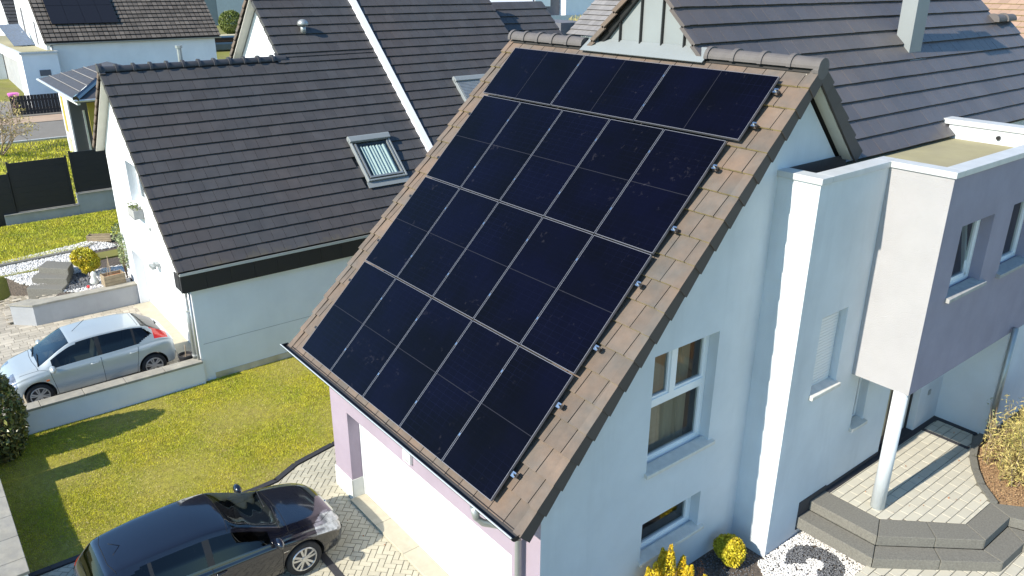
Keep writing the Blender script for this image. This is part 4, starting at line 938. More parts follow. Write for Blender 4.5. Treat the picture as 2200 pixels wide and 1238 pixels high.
# flower box on the gable window
fb = thing('flower_box', 'small grey flower box with green plants on the gable window ledge', 'flower box', (-9.0, -.3, .3))
mb = MB(); a, b = -9.32, -8.72; mb.box((a, -.34, .22), (b, -.12, .24)); mb.box((a, -.34, .22), (b, -.325, .44)); mb.box((a, -.135, .22), (b, -.12, .44)); mb.box((a, -.325, .24), (a+.015, -.135, .44)); mb.box((b-.015, -.325, .24), (b, -.135, .44)); mb.box((a+.02, -.32, .24), (b-.02, -.14, .41)); mb.obj('trough', 'sill_dark', fb)
g = np.random.RandomState(3); leaves('foliage', np.stack([g.uniform(a, b, 160), g.uniform(-.34, -.12, 160), .42+g.uniform(0, .12, 160)], 1), .05, 'leaf_green', fb, seed=2)

# ------------------------------------------------------------------ boundary walls
bw = thing('boundary_wall', 'low white garden wall with sandstone coping between lawn and silver car', 'wall', (-5.68, -2.5, -3))
mb = MB(); mb.box((-5.80, -7.5, -3.1), (-5.57, -.112, -2.475)); mb.obj('wall', 'render_left', bw)
mb = MB(); y = -7.5
while y < -.15: y2 = min(y+.82, -.10); mb.box((-5.84, y+.004, -2.475), (-5.535, y2-.004, -2.42)); y = y2
mb.obj('coping', 'cap_stone', bw, bevel=.006)
fw_ = thing('front_wall', 'low street wall with sandstone coping beside the shaded strip of lawn', 'wall', (-1.7, -4.53, -3))
mb = MB(); mb.box((-3.85, -4.64, -3.1), (-.30, -4.45, -2.495)); mb.obj('wall', 'render_left', fw_)
mb = MB(); x = -3.85
while x < -.3: x2 = min(x+.64, -.27); mb.box((x+.004, -4.90, -2.495), (x2-.004, -4.42, -2.44)); x = x2
mb.obj('coping', 'cap_stone', fw_, bevel=.008)
pl = thing('gate_pillar', 'white rendered pillar at the end of the street wall, casting a square shadow', 'pillar', (-3.65, -4.55, -3))
mb = MB(); mb.box((-3.98, -4.75, -3.1), (-3.50, -4.44, -1.84)); mb.obj('post', 'render_left', pl); mb = MB(); mb.box((-4.02, -4.79, -1.84), (-3.46, -4.40, -1.78)); mb.obj('cap', 'cap_stone', pl)
fw3 = thing('front_wall', 'low wall carrying on left of the gate pillar towards the dark shrub', 'wall', (-4.7, -4.53, -3))
mb = MB(); mb.box((-5.53, -4.62, -3.1), (-3.99, -4.45, -2.49)); mb.obj('wall', 'render_left', fw3); mb = MB(); mb.box((-5.53, -4.66, -2.49), (-3.99, -4.41, -2.44)); mb.obj('coping', 'cap_stone', fw3)
# pot on the wall end
pt = thing('plant_pot', 'dark grey plant pot with a bare stick on the wall end by the downpipe', 'pot', (-6.0, -.33, -2.75))
mb = MB(); c = Vector((-6.0, -.36, -2.745)); N_ = 24
prof = [(.11, 0), (.155, .36), (.165, .36), (.165, .40), (.145, .40), (.135, .34), (0.001, .34)]
vs = []; fs = []
for r_, h in prof:
    for k in range(N_): vs.append(c+Vector((r_*math.cos(2*math.pi*k/N_), r_*math.sin(2*math.pi*k/N_), h)))
for i in range(len(prof)-1):
    for k in range(N_): fs.append((i*N_+k, i*N_+(k+1) % N_, (i+1)*N_+(k+1) % N_, (i+1)*N_+k))
mb.mesh(vs, fs, [0]*N_*5+[1]*N_); mb.obj('pot', ['fence', 'soil'], pt, smooth=False)
mb = MB(); mb.tube([c+Vector((.02, 0, .3)), c+Vector((0, .02, .62))], .012, 6); mb.obj('stick', 'twig', pt)

# neighbour's drive, planter, steps
nd = [(-5.84, -6), (-5.84, -.12), (-10.93, -.12), (-10.93, -2.65), (-11.35, -3.1), (-11.6, -2.3), (-12.2, -1.75), (-14.5, -2.4), (-15.5, -4.5), (-15.5, -6)]
slab('neighbour_driveway_bed', nd, -2.81, -2.762, 'joint_pale'); struct(bpy.data.objects['neighbour_driveway_bed'])
paving('neighbour_driveway', nd, -2.75, .24, .16, R(90), 'paver_mix', 'mix', gap=.007)
def bedz(x, y=0): return -2.24+(-11.0-np.asarray(x))*.075 if True else 0
pw_ = thing('planter_wall', 'grey rendered retaining wall with sandstone coping beside the silver car', 'wall', (-11.1, -1.5, -2.8))
wp_ = [(-10.93, -.115), (-10.93, -2.66), (-11.37, -3.12), (-11.42, -2.7), (-11.2, -2.35), (-11.15, -.115)]
mb = MB(); mb.prism(wp_, -2.8, -2.215); mb.obj('wall', 'wall_grey', pw_)
mb = MB(); cs_ = [(-10.90, -.115), (-10.90, -2.67), (-11.38, -3.17), (-11.46, -2.7), (-11.24, -2.33), (-11.19, -.115)]; mb.prism(cs_, -2.215, -2.165); mb.obj('coping', 'cap_stone', pw_, bevel=.005)
pthP = [(-11.24, -2.30), (-11.46, -2.65), (-11.42, -3.25), (-14.2, -3.25), (-12.7, -2.62), (-11.55, -1.88)]
pz = lambda x, y: -2.755+.50*min(max((y+3.25)/1.1, 0), 1)
mb = MB(); mb.prism(pthP, -2.9, lambda x, y: pz(x, y)-.012); struct(mb.obj('garden_path_bed', 'joint_pale', None))
paving('garden_path', pthP, 0, .24, .16, R(90), 'paver_mix', 'mix', gap=.007, zf=pz)
bedP2 = [(-11.2, -.11), (-11.2, -2.25), (-11.55, -1.9), (-12.7, -2.64), (-14.2, -3.3), (-14.4, -5.2), (-14.95, -5.2), (-14.5, -2.9), (-15.0, -.3), (-15.3, 1.5), (-11.8, 1.5), (-11.78, -.11)]
mb = MB(); mb.prism(bedP2, -2.8, lambda x, y: float(bedz(x))); struct(mb.obj('rockery_bed', 'soil', None))
stepsA = [(-11.9, -2.62), (-11.55, -1.72), (-13.1, -1.3), (-13.6, -2.2)]
wgP = [(-11.22, -.2), (-11.22, -1.4), (-11.6, -1.95), (-12.65, -2.66), (-14.2, -3.3), (-14.4, -5.0), (-14.9, -5.0), (-14.5, -2.9), (-14.75, -1.5), (-15.0, -.3), (-13.3, .9), (-11.8, .9), (-11.8, -.11)]
pts_ = scatter_poly(wgP, 15000, 31); sand = []; 
keepW = [(x, y) for x, y in pts_ if not (-12.6 < x < -11.5 and -1.75 < y < -1.05) and not (x < -12.6 and x > -14.1 and y > -.75)]
keepG = [(x, y) for x, y in pts_ if (-12.6 < x < -11.5 and -1.75 < y < -1.05)]
pebbles_at('white_gravel', keepW, lambda x, y: bedz(x)+.01, .034, 'white_pebble', 'white stone chippings around the granite steps and golden thuja', 4)
pebbles_at('grey_gravel', keepG, lambda x, y: bedz(x)+.01, .034, 'grey_pebble', 'dark slate chippings between the granite steps and planter wall', 5)
for k, q in enumerate([[(-12.15, -2.6), (-11.5, -1.85), (-11.95, -1.6), (-12.65, -2.35)], [(-12.5, -2.4), (-11.85, -1.65), (-12.35, -1.48), (-13.0, -2.1)], [(-12.85, -2.15), (-12.2, -1.53), (-12.75, -1.3), (-13.35, -1.85)]]):
    lb = ['lowest dark granite garden step next to the pavers', 'middle dark granite garden step of the three', 'topmost dark granite garden step by the white gravel'][k]
    mb = MB(); mb.prism(q, -2.6, -2.10+k*.15); tag(mb.obj('garden_step', 'basalt', None, bevel=.012), lb, 'step')
# upper lawn with dark kerb
kb = [(-14.25, -5.3), (-14.25, -3.0), (-14.42, -.9), (-14.75, -.35), (-15.2, .3), (-15.5, 1.2)]
ul = kb+[(-15.5, 12), (-18.35, 12), (-18.35, -5.3)]
mb = MB(); mb.prism([(-14.28, -12)]+kb[1:]+[(-15.5, 12), (-18.45, 12), (-18.45, -12)], -2.82, -1.955); struct(mb.obj('upper_lawn', 'earth_far', None))
grass('upper_lawn_grass', [(-14.3, -4.5)]+kb[1:]+[(-15.6, 2.5), (-18.4, 2.5), (-18.4, -4.5)], lambda x, y: -1.955, 42000, .045, 'grass', 'yellowish lawn grass of the raised garden in front of the black fence', 6, .009)
mb = MB()
for i in range(len(kb)-1):
    a, b = Vector((*kb[i], 0)), Vector((*kb[i+1], 0)); d = (b-a).normalized(); s = Vector((d.y, -d.x, 0)); mb.prism([tuple(p[:2]) for p in (a, a+s*.16, b+s*.16, b)], -2.4, -1.93)
tag(mb.obj('lawn_kerb', 'basalt', None), 'long dark stone kerb between raised lawn and white gravel', 'kerb')
# timber planters
def trough(x, y, z, lx, ly, h, rot, label, soilm='soil'):
    t = thing('wooden_planter', label, 'planter', (x, y, z)); c, s = math.cos(rot), math.sin(rot); u = Vector((c, s, 0)); v = Vector((-s, c, 0)); o = Vector((x, y, z)); th = .03
    mb = MB()
    for k in range(3):
        z0, z1 = k*h/3+.003, (k+1)*h/3-.003
        for q in ((-lx/2, lx/2, -ly/2, -ly/2+th), (-lx/2, lx/2, ly/2-th, ly/2), (-lx/2, -lx/2+th, -ly/2+th, ly/2-th), (lx/2-th, lx/2, -ly/2+th, ly/2-th)): mb.obox(o, u, v, Z, *q, z0, z1)
    mb.obj('boards', 'wood', t, bevel=.004)
    mb = MB(); mb.obox(o, u, v, Z, -lx/2+th, lx/2-th, -ly/2+th, ly/2-th, .02, h*.72); mb.obj('soil', soilm, t); return t
trough(-11.32, -.60, -2.17, .34, .55, .30, R(4), 'short timber planter with canes on the end of the grey retaining wall', 'leaf_red')
trough(-14.85, -.12, -1.94, .24, .72, .20, R(-32), 'long empty timber planter standing on the lawn kerb', 'black_metal')
cn_ = thing('bamboo_canes', 'thin pale canes stuck in the short timber planter', 'canes', (-11.4, -.6, -1.9))
for a, b in (((-11.40, -.72, -2.0), (-11.46, -.62, -1.42)), ((-11.40, -.60, -2.0), (-11.42, -.64, -1.40)), ((-11.30, -.66, -2.0), (-11.40, -.64, -1.45))): mb = MB(); mb.tube([a, b], .008, 5); mb.obj('cane', 'twig', cn_)
# small climbing shrubs along the gable
def clump(name, c, rad, n, size, m, label, cat, seed=1, trunk=None, asp=.5, shell=.55, group=None, lumps=9, up=.2, noise=.25):
    t = thing(name, label, cat, (c[0], c[1], c[2]-rad[2]), group); g = np.random.RandomState(seed)
    d = g.normal(size=(n, 3)); d /= np.linalg.norm(d, axis=1)[:, None]
    L_ = g.normal(size=(lumps, 3)); L_ /= np.linalg.norm(L_, axis=1)[:, None]; amp = g.uniform(-noise, noise, lumps)
    bump_ = 1+(np.exp(-4*(1-d@L_.T))*amp).sum(1)
    r_ = bump_*(shell+(1-shell)*g.uniform(0, 1, n)**.6)
    P = np.array(c)+d*r_[:, None]*np.array(rad); leaves('foliage', P, size, m, t, asp, seed+1, up)
    return t
def shrub_wood(t, base, tips, r0, m='bark'):
    mb = MB()
    for tp in tips:
        a, b = Vector(base), Vector(tp); mid = a.lerp(b, .5)+Vector((rng.uniform(-.05, .05), rng.uniform(-.05, .05), .03)); mb.tube([a, mid, b], [r0, r0*.65, r0*.3], 6)
    return mb.obj('stem', m, t, smooth=True)
t = clump('climbing_shrub', (-11.55, -.18, -1.35), (.22, .16, .55), 420, .085, 'leaf_pale', 'pale green shrub climbing at the foot of the white gable', 'shrub', 3); shrub_wood(t, (-11.5, -.2, -2.15), [(-11.5, -.2, -1.2), (-11.6, -.25, -1.0), (-11.4, -.2, -1.1)], .015)
t = clump('low_shrub', (-14.2, .5, -1.60), (.30, .45, .34), 420, .09, 'leaf_pale', 'pale green bush beside the long empty planter', 'shrub', 5); shrub_wood(t, (-14.2, .5, -2.0), [(-14.2, .5, -1.5), (-14.1, .3, -1.4)], .015)
t = clump('thuja_ball', (-12.28, -1.03, -1.72), (.30, .36, .37), 3000, .10, 'leaf_yellow', 'round golden thuja ball on a thin stem in white gravel', 'shrub', 7, asp=.3, shell=.65, up=.9, lumps=24, noise=.4); shrub_wood(t, (-12.05, -.98, -2.25), [(-12.25, -1.0, -1.7)], .025)
# reddish twigs next to gable
tw = thing('bare_shrub', 'leafless brown shrub against the far end of the white gable', 'shrub', (-12.9, .3, -2.1)); mb = MB(); g = random.Random(5)
for k in range(34):
    a = g.uniform(0, 6.3); l = g.uniform(.3, .8); b = Vector((-12.9, .25, -2.1)); e = b+Vector((math.cos(a)*.3*l, math.sin(a)*.35*l, l)); mb.tube([b, b.lerp(e, .5)+Vector((g.uniform(-.06, .06), g.uniform(-.06, .06), 0)), e], [.008, .006, .003], 4)
mb.obj('twigs', 'twig', tw)
# small ornaments: white stone figure and red ball
mb = MB(); c = Vector((-11.62, -1.02, -2.17)); mb.tube([c+Z*h for h in (0, .05, .12, .2, .27, .32, .36)], [.09, .12, .10, .06, .075, .06, .02], 12); tag(mb.obj('garden_figure', 'plinth', None, smooth=True), 'small pale stone garden figure under the golden thuja', 'ornament')
mb = MB(); c = Vector((-11.28, -1.25, -2.10)); mb.tube([c+Z*(.045*math.sin(a)) for a in (-1.4, -.8, -.3, .3, .8, 1.4)], [.045*math.cos(a) for a in (-1.4, -.8, -.3, .3, .8, 1.4)], 12); tag(mb.obj('red_ball', 'red_lamp', None, smooth=True), 'small red ball on the planter wall coping', 'ball')
# garden walls and fence
gwall = thing('fence_wall', 'grey rendered stepped wall carrying the black garden fence panels', 'wall', (-18.6, -.5, -2))
for (a, b, zt) in ((-8, -2.17, -2.03), (-2.17, .07, -1.62), (.07, 12, -1.24)):
    mb = MB(); mb.box((-18.75, a, -2.3), (-18.55, b-.003, zt-.05)); mb.obj('wall', 'wall_grey', gwall); mb = MB(); mb.box((-18.79, a, zt-.05), (-18.51, b-.003, zt)); mb.obj('coping', 'cap_stone', gwall)
fence = None
for i, (a, b, z0, z1, lb) in enumerate(((-4.0, -1.80, -2.0, -.30, 'black garden fence panel cut off by the left edge of the photo'), (-1.76, -.05, -1.60, .04, 'black garden fence panel in the middle, between two tall posts'), (.10, 1.85, -1.22, .175, 'highest black garden fence panel, touching the white gable'))):
    t = thing('fence_panel', lb, 'fence panel', (-18.65, (a+b)/2, z0), 'black fence panels on the grey wall'); mb = MB(); k = 8
    for j in range(k): h = (z1-z0)/k; mb.box((-18.67, a+.03, z0+j*h+.001), (-18.64, b-.03, z0+(j+1)*h-.001))
    mb.obj('board_panel', 'fence', t)
    for y in (a, b): mb = MB(); mb.box((-18.69, y-.03, z0), (-18.62, y+.03, z1+.05)); mb.obj('post', 'fence', t)
# ------------------------------------------------------------------ road and far gardens
def strip(name, P, z, m): mb = MB(); mb.prism(P, z-.3, z); return struct(mb.obj(name, m, None))
strip('verge_grass', [(-18.8, -30), (-18.8, 40), (-33.9, 40), (-33.9, -30)], -1.93, 'earth_far')
grass('verge_blades', [(-19, -4), (-19, 5), (-33.5, 5), (-33.5, -4)], lambda x, y: -1.935, 26000, .09, 'grass', 'bright green grass strip behind the black fence', 8, .02)
strip('road', [(-34.1, -60), (-34.1, 80), (-39.6, 80), (-39.6, -60)], -1.90, 'asphalt'); strip('pavement', [(-39.62, -60), (-39.62, 80), (-42.0, 80), (-42.0, -60)], -1.87, 'asphalt_tan')
strip('far_forecourt', [(-42.02, -30), (-42.02, 4.3), (-62, 4.3), (-62, -30)], -1.84, 'asphalt')
strip('road_kerb', [(-33.9, -60), (-33.9, 80), (-34.08, 80), (-34.08, -60)], -1.85, 'coping')
# bare tree by the road
def bare_tree(name, base, h, label, seed, spread=.5, nb=9, m='twig'):
    t = thing(name, label, 'tree', base); g = random.Random(seed); mb = MB(); tips = []
    def br(p, d, l, r, lev):
        q = p+d*l; mid = p.lerp(q, .5)+Vector((g.uniform(-1, 1), g.uniform(-1, 1), g.uniform(-.5, .5)))*l*.08
        mb.tube([p, mid, q], [r, r*.8, r*.55], 5 if lev < 2 else 4, cap=False)
        if lev >= 4: tips.append(q); return
        for k in range(g.choice((3, 4)) if lev < 3 else 3):
            dd = (d+Vector((g.gauss(0, 1), g.gauss(0, 1), g.gauss(.15, .6)))*.55).normalized(); br(p.lerp(q, g.uniform(.55, 1)), dd, l*g.uniform(.55, .8), r*.5, lev+1)
    for k in range(nb):
        a = 2*math.pi*k/nb+g.uniform(-.3, .3); d = Vector((math.cos(a)*spread, math.sin(a)*spread, 1)).normalized(); br(Vector(base)+Vector((math.cos(a), math.sin(a), 0))*.04, d, h*.36, h*.012, 1)
    mb.obj('branches', m, t)
    return t, tips
t, tips = bare_tree('bare_bush', (-30.9, -.75, -1.95), 3.6, 'large leafless brown bush beside the road at the left edge', 4, .75, 10)
leaves('buds', [tuple(q+Vector((rng.gauss(0, .06), rng.gauss(0, .06), rng.gauss(0, .06)))) for q in tips for _ in range(3)], .10, 'reed', t, .5, 3)
tr_, tips = bare_tree('bare_shrub', (-46.6, 4.3, -1.95), 2.2, 'grey leafless shrub behind the dark picket fence', 9, .6, 6)
pf = thing('picket_fence', 'dark slatted fence along the pavement beyond the road', 'fence', (-42.6, 3, -2))
mb = MB(); y = 1.4
while y < 12: mb.box((-42.65, y, -1.9), (-42.6, y+.16, -.75)); y += .175
mb.obj('slats', 'fence', pf)
mb = MB(); mb.box((-42.70, 1.4, -1.1), (-42.65, 12, -1.0)); mb.box((-42.70, 1.4, -1.7), (-42.65, 12, -1.6)); mb.obj('rail', 'fence', pf)
mb = MB(); c = Vector((-46.2, 2.05, -1.95)); N_ = 24; 
bn = thing('pink_bin', 'pink plastic bin by the white garage across the road', 'bin', c); mb.tube([c, c+Z*.85, c+Z*.85, c+Z*.92], [.20, .28, .32, .32], 20); mb.obj('tub', 'bin', bn); mb = MB(); mb.tube([c+Z*.92, c+Z*.96], [.33, .28], 20); mb.obj('lid', 'bin', bn)
# house A with panels, across the road
HA = thing('far_solar_house', 'white house with brown pantile roof and black solar panels across the road', 'house', (-50, 9, -2))
AXW, ay0, ay1, aez = -46.0, 4.35, 14.7, 1.95
aA = R(42); vA = Vector((-math.cos(aA), 0, math.sin(aA))); nA = Vector((math.sin(aA), 0, math.cos(aA))); oA = Vector((AXW+.25, 0, aez-.05))
tiles('roof_tiles', oA, Y, vA, nA, ay0-.1, ay1+.35, 18, .36, HA, ['tile_far', 'black_metal'], tw=.31, lift=.085, t=.05, gap=.045, stagger=False, jit=.006)
mb = MB(); mb.obox(oA, Y, vA, nA, ay0-.1, ay1+.3, .0, 6.5, -.15, -.03); mb.obj('roof_deck', 'deck', HA)
mb = MB(); mb.prism([(AXW, ay0), (AXW, ay1), (-55, ay1), (-55, ay0)], -2.4, lambda x, y: min(aez-.1+(AXW-x)*math.tan(aA)*.98, 9-(-50.8-x)*0)); mb.obj('wall', 'render_left', HA)
gutter('gutter', (AXW+.33, ay1+.35, aez-.12), (AXW+.33, ay0-.1, aez-.12), .08, HA, 'zinc', lip=False)
pipe('downpipe', [(AXW+.12, ay0+.25, aez-.2), (AXW+.12, ay0+.25, -2)], .08, 'gutter_pale', HA)
mb = MB(); mb.box((AXW, 8.9, -1.0), (AXW+.03, 9.7, -.4)); mb.obj('window', 'wall_anth', HA)
mb = MB()
for (a, b, c_, d_) in ((-53.1, -52.5, 2.4, 4.6), (-48.9, -48.5, 2.5, 3.9)): mb.box((a, ay0-.03, c_-.9), (b, ay0+.02, d_-.9))
mb.obj('window', 'wall_anth', HA)
for r_ in range(3):
    for c_ in range(4 if r_ == 0 else 4):
        y0 = ay0+.65+c_*.97+r_*.0; v0 = 1.35+r_*1.55
        mb = MB(); mb.obox(oA, Y, vA, nA, y0, y0+.955, v0, v0+1.53, .13, .17); p_ = mb.obj('solar_panel', 'pv_frame_black', HA)
# annex of house A with flat roof and tilted panel
HB = thing('flat_garage', 'white flat roofed garage with a dark opening across the road', 'garage', (-48, 4, -2))
wall('front_wall', (0, 2.8, 0), X, Z, -Y, [(-62, -2.6), (-45.3, -2.6), (-45.3, 1.3), (-62, 1.3)], [rect(-58, -47.4, -2.2, .75)], .5, 'render_left', HB)
mb = MB(); mb.box((-45.5, 2.803, -2.4), (-45.3, 4.75, 1.3)); mb.obj('side_wall', 'render_left', HB)
mb = MB(); mb.box((-62, 4.6, -2.4), (-46, 4.74, 1.3)); mb.box((-62, 3.1, 1.1), (-45.5, 4.6, 1.28)); mb.box((-62, 3.35, -2.4), (-46.5, 3.4, 1.0)); mb.obj('garage_opening', 'wall_grey', HB)
mb = MB(); mb.box((-62, 2.7, 1.3), (-45.2, 4.8, 1.42)); mb.obj('roof_edge', 'coping', HB); mb = MB(); mb.box((-62, 2.85, 1.425), (-45.35, 4.6, 1.44)); mb.obj('roof_gravel', 'flat_roof', HB)
mb = MB(); mb.box((-45.3, 3.6, .0), (-45.27, 4.2, .35)); mb.obj('window', 'wall_anth', HB)
ts = thing('tilted_solar_panel', 'small blue solar panel propped up on the flat garage roof', 'solar panel', (-51, 3.6, 1.45))
u_ = Vector((-.30, .95, 0)).normalized(); v_ = Vector((-.80, -.20, .55)).normalized(); n_ = u_.cross(v_); mb = MB(); mb.obox((-49.6, 3.1, 1.5), u_, v_, n_, 0, 1.3, 0, 2.2, -.02, .02); mb.obj('cells', 'pv_small', ts)
mb = MB(); mb.tube([(-50.6, 3.6, 1.45), (-51.0, 3.9, 2.3)], .02, 5); mb.obj('prop', 'steel', ts)
# row of gables further left
HC = thing('far_white_house', 'tall white gabled house with dark roof at the upper left corner', 'house', (-58, 2, -1.5))
xc = -62.0; cz = 1.66
wall('gable_wall', (0, 4.9, 0), X, Z, -Y, [(-72, -2), (xc-.2, -2), (xc-.2, cz-.2), (-67.5, cz+4.6), (-72, cz+.6)], [], .1, 'render_left', HC)
mb = MB(); mb.box((xc-.3, 4.95, -2), (xc-.2, 12, cz-.2)); mb.obj('side_wall', 'render_left', HC)
mb = MB(); mb.box((-65.0, 4.86, .9), (-64.3, 4.9, 3.3)); mb.obj('window', 'wall_grey', HC)
oC = Vector((xc, 0, cz)); tiles('roof_tiles', oC, Y, vA, nA, 4.7, 12, 22, .36, HC, ['tile_dark', 'tile_edge_shade'], tw=.31, lift=.06, t=.04)
mb = MB(); mb.box((-70, -8, -2), (-63, 4.6, .2)); tag(mb.obj('far_garden_wall', 'yellow_pale', None), 'low pale building edge at the far left behind the garage', 'wall')
HD = thing('blue_grey_annex', 'flat roofed annex with dark band at the left edge of the photo', 'annex', (-64, -1, -1.5))
mb = MB(); mb.box((-66, -6, -2), (-62.5, 4.3, .75)); mb.obj('wall', 'wall_anth', HD); mb = MB(); mb.box((-66.1, -6, .75), (-62.4, 4.4, .95)); mb.obj('roof_edge', 'coping', HD)
# yellow and white house B with hipped roof
HY = thing('yellow_house', 'white and ochre house with low hipped black tiled roof behind the fence', 'house', (-31, 4, -2))
mb = MB(); mb.box((-30.4, 2.0, -2.2), (-28.75, 9, .95)); mb.obj('wall', 'render_left', HY)
mb = MB(); mb.box((-28.745, 2.05, -2.2), (-28.70, 9, .93)); mb.obj('dark_wall', 'wall_anth', HY)
mb = MB(); mb.box((-30.05, 1.98, -.95), (-29.62, 1.998, .75)); mb.obj('ochre_panel', 'yellow', HY)
mb = MB(); mb.prism([(-29.9, 1.98), (-29.35, 1.98), (-29.35, 1.998), (-29.9, 1.998)], -1.95, -1.2); mb.obj('ochre_panel', 'yellow_pale', HY)
mb = MB(); mb.box((-28.70, 2.55, -2.0), (-28.66, 2.63, .1)); mb.obj('window_frame', 'pvc', HY)
mb = MB(); mb.obox((-28.6, 1.75, .98), X, Y, Z, 0, 3.6, 0, .12, -.14, .0); mb.obj('beam', 'pvc', HY)
mb = MB(); mb.box((-25.6, 2.2, -.6), (-25.55, 9, .9)); mb.obj('ochre_band', 'yellow', HY)
e0, e1, e2, rp = Vector((-33.1, 1.7, 1.13)), Vector((-24.8, 1.7, 1.06)), Vector((-24.8, 7, 1.06)), Vector((-28.5, 4.3, 1.98))
rq = Vector((-30.5, 4.3, 1.98))
mb = MB(); mb.poly([e0, e1, rp, rq]); mb.poly([e1, e2, rp]); mb.poly([rp, e2, Vector((-33.1, 7, 1.1)), rq]); mb.poly([e0, rq, Vector((-33.1, 7, 1.1))]); mb.poly([e0+Z*-.12, e1+Z*-.12, e1, e0]); mb.poly([e1+Z*-.12, e2+Z*-.12, e2, e1]); mb.poly([e0-Z*.12, e1-Z*.12, e2-Z*.12, Vector((-33.1, 7, .95))]); mb.obj('roof', 'tile_dark', HY)
mb = MB()
for k in range(1, 6):
    a = e0.lerp(rq, k/6); b = e1.lerp(rp, k/6); mb.tube([a+Z*.02, b+Z*.02], .022, 4)
mb.obj('seam', 'tile_grey', HY)
mb = MB(); mb.tube([e1+Z*.05, e1.lerp(rp, .55)+Z*.07], .13, 8); mb.obj('hip_ridge', 'car_black', HY)
mb = MB(); mb.tube([e0+Vector((0, -.03, -.03)), e1+Vector((0, -.03, -.03)), e2+Vector((.03, 0, -.03))], .06, 6); mb.obj('gutter', 'gutter_pale', HY)
mb = MB(); mb.tube([(-10.3, 1.75, 3.2), (-10.3, 1.75, 4.05)], .06, 8); mb.tube([(-10.3, 1.75, 4.05), (-10.3, 1.75, 4.12)], .09, 8); lab(mb.obj('vent_pipe', 'zinc', N1), 'thin metal vent pipe rising behind the ridge')
# hedge, dark car and houses at top centre
hd = clump('hedge', (-80, 28.2, .95), (1.3, 1.35, 1.25), 5200, .20, 'leaf_green', 'clipped green and yellow hedge block behind the roofs', 'hedge', 12, shell=.75, lumps=12, noise=.12)
bc = thing('parked_car', 'dark blue grey car parked beside the far white wall', 'car', (-67, 23, -.9))
mb = MB(); mb.box((-67.7, 20.6, -.85), (-66, 24.4, -.1)); mb.obj('body', 'blue_car', bc, bevel=.15); mb = MB(); mb.box((-67.5, 21.3, -.12), (-66.2, 23.9, .42)); mb.obj('roof', 'blue_car', bc, bevel=.2)
mb = MB(); mb.box((-66.23, 21.5, -.06), (-66.17, 23.7, .30)); mb.obj('side_window', 'car_glass_dark', bc)
mb = MB(); mb.prism([(-72, 23), (-72, 31), (-79, 32), (-79, 24)], -1.5, -.25); tag(mb.obj('garden_terrace', 'moss_sand', None), 'sandy terrace strip below the far hedge', 'terrace')
HE = thing('far_garage', 'pale blue grey garage building behind the far hedge', 'garage', (-100, 36, 0)); mb = MB(); mb.box((-104, 30, -1), (-98, 48, 3.9)); mb.obj('wall', 'zinc_clad', HE); mb = MB(); mb.box((-104.5, 29.5, 3.9), (-97.6, 48.5, 4.3)); mb.obj('roof_edge', 'wall_anth', HE)
mb = MB(); mb.box((-97.97, 33, -.5), (-97.95, 38.2, 3.0)); mb.obj('garage_door', 'coping', HE)
mb = MB(); mb.box((-97.97, 39, -.5), (-97.95, 44, 3.0)); mb.obj('garage_door', 'coping', HE)
HF = thing('far_block', 'white building beyond the garages near the top edge', 'building', (-125, 55, 0)); mb = MB(); mb.box((-130, 30, -1), (-122, 70, 9)); mb.obj('wall', 'render_left', HF)
mb = MB(); mb.box((-131, 30, 9), (-121, 70, 9.6)); mb.obj('roof_edge', 'tile_dark', HF)
# top right between the roofs
HG = thing('white_block', 'white house with dark balcony glass seen between the roofs', 'house', (-40, 42, -1))
mb = MB(); mb.box((-52, 37.0, -2), (-38.6, 40.0, 2.9)); mb.box((-52, 40.1, -2), (-38, 58, 9.0)); mb.obj('wall', 'render_left', HG)
mb = MB(); mb.box((-51.8, 36.0, 2.9), (-38.7, 40.05, 7)); mb.obj('upper_floor', 'wall_anth', HG)
mb = MB(); mb.box((-37.75, 37.9, 2.35), (-37.7, 42.2, 2.95)); mb.obj('balcony_glass', 'coping', HG)
mb = MB(); mb.box((-38.69, 37.4, 3.6), (-38.6, 39.0, 4.3)); mb.obj('window', 'pvc', HG)
mb = MB(); mb.box((-38.59, 38.6, 2.55), (-38.52, 39.9, 2.85)); mb.obj('brick_strip', 'leaf_red', HG)
HH = thing('grey_roof_shed', 'small white outbuilding with pale weathered tile roof beside the ridge', 'outbuilding', (-12, 20, -2))
oH = Vector((-12.0, 0, -.02)); tiles('roof_tiles', Vector((-18.1, 22.2, 3.2)), X, Vector((0, .77, .64)), Vector((0, -.64, .77)), 0, 6.5, 12, .34, HH, ['tile_grey', 'tile_edge_shade'], lift=.06)
mb = MB(); mb.box((-17.5, 22.6, -3), (-12, 27, 3.15)); mb.obj('wall', 'garage_white', HH)
mb = MB(); mb.box((-24, 22, -3), (-18.3, 24, 3.72)); tag(mb.obj('dark_screen', 'wall_anth', None), 'dark anthracite garden screen between the two tiled roofs', 'screen')
rd = clump('reeds', (-33, 37.0, 2.35), (1.0, 1.0, .9), 1100, .30, 'reed', 'tuft of yellow reeds by the white house between the roofs', 'grass', 15, asp=.1, up=2, shell=.2)
# tan roofed house at the top right corner
HI = thing('tan_roof_house', 'house with tan tiled roof at the top right corner', 'house', (10, 40, 0))
aI = R(30); tiles('roof_tiles', Vector((-8, 26, 1.0)), X, Vector((0, math.cos(aI), math.sin(aI))), Vector((0, -math.sin(aI), math.cos(aI))), 0, 26, 28, .4, HI, ['tile_tan', 'tile_edge'], tw=.36, lift=.06)
mb = MB(); mb.box((-7.5, 26.5, -4), (17.5, 42, 1.0)); mb.obj('wall', 'render_white', HI)
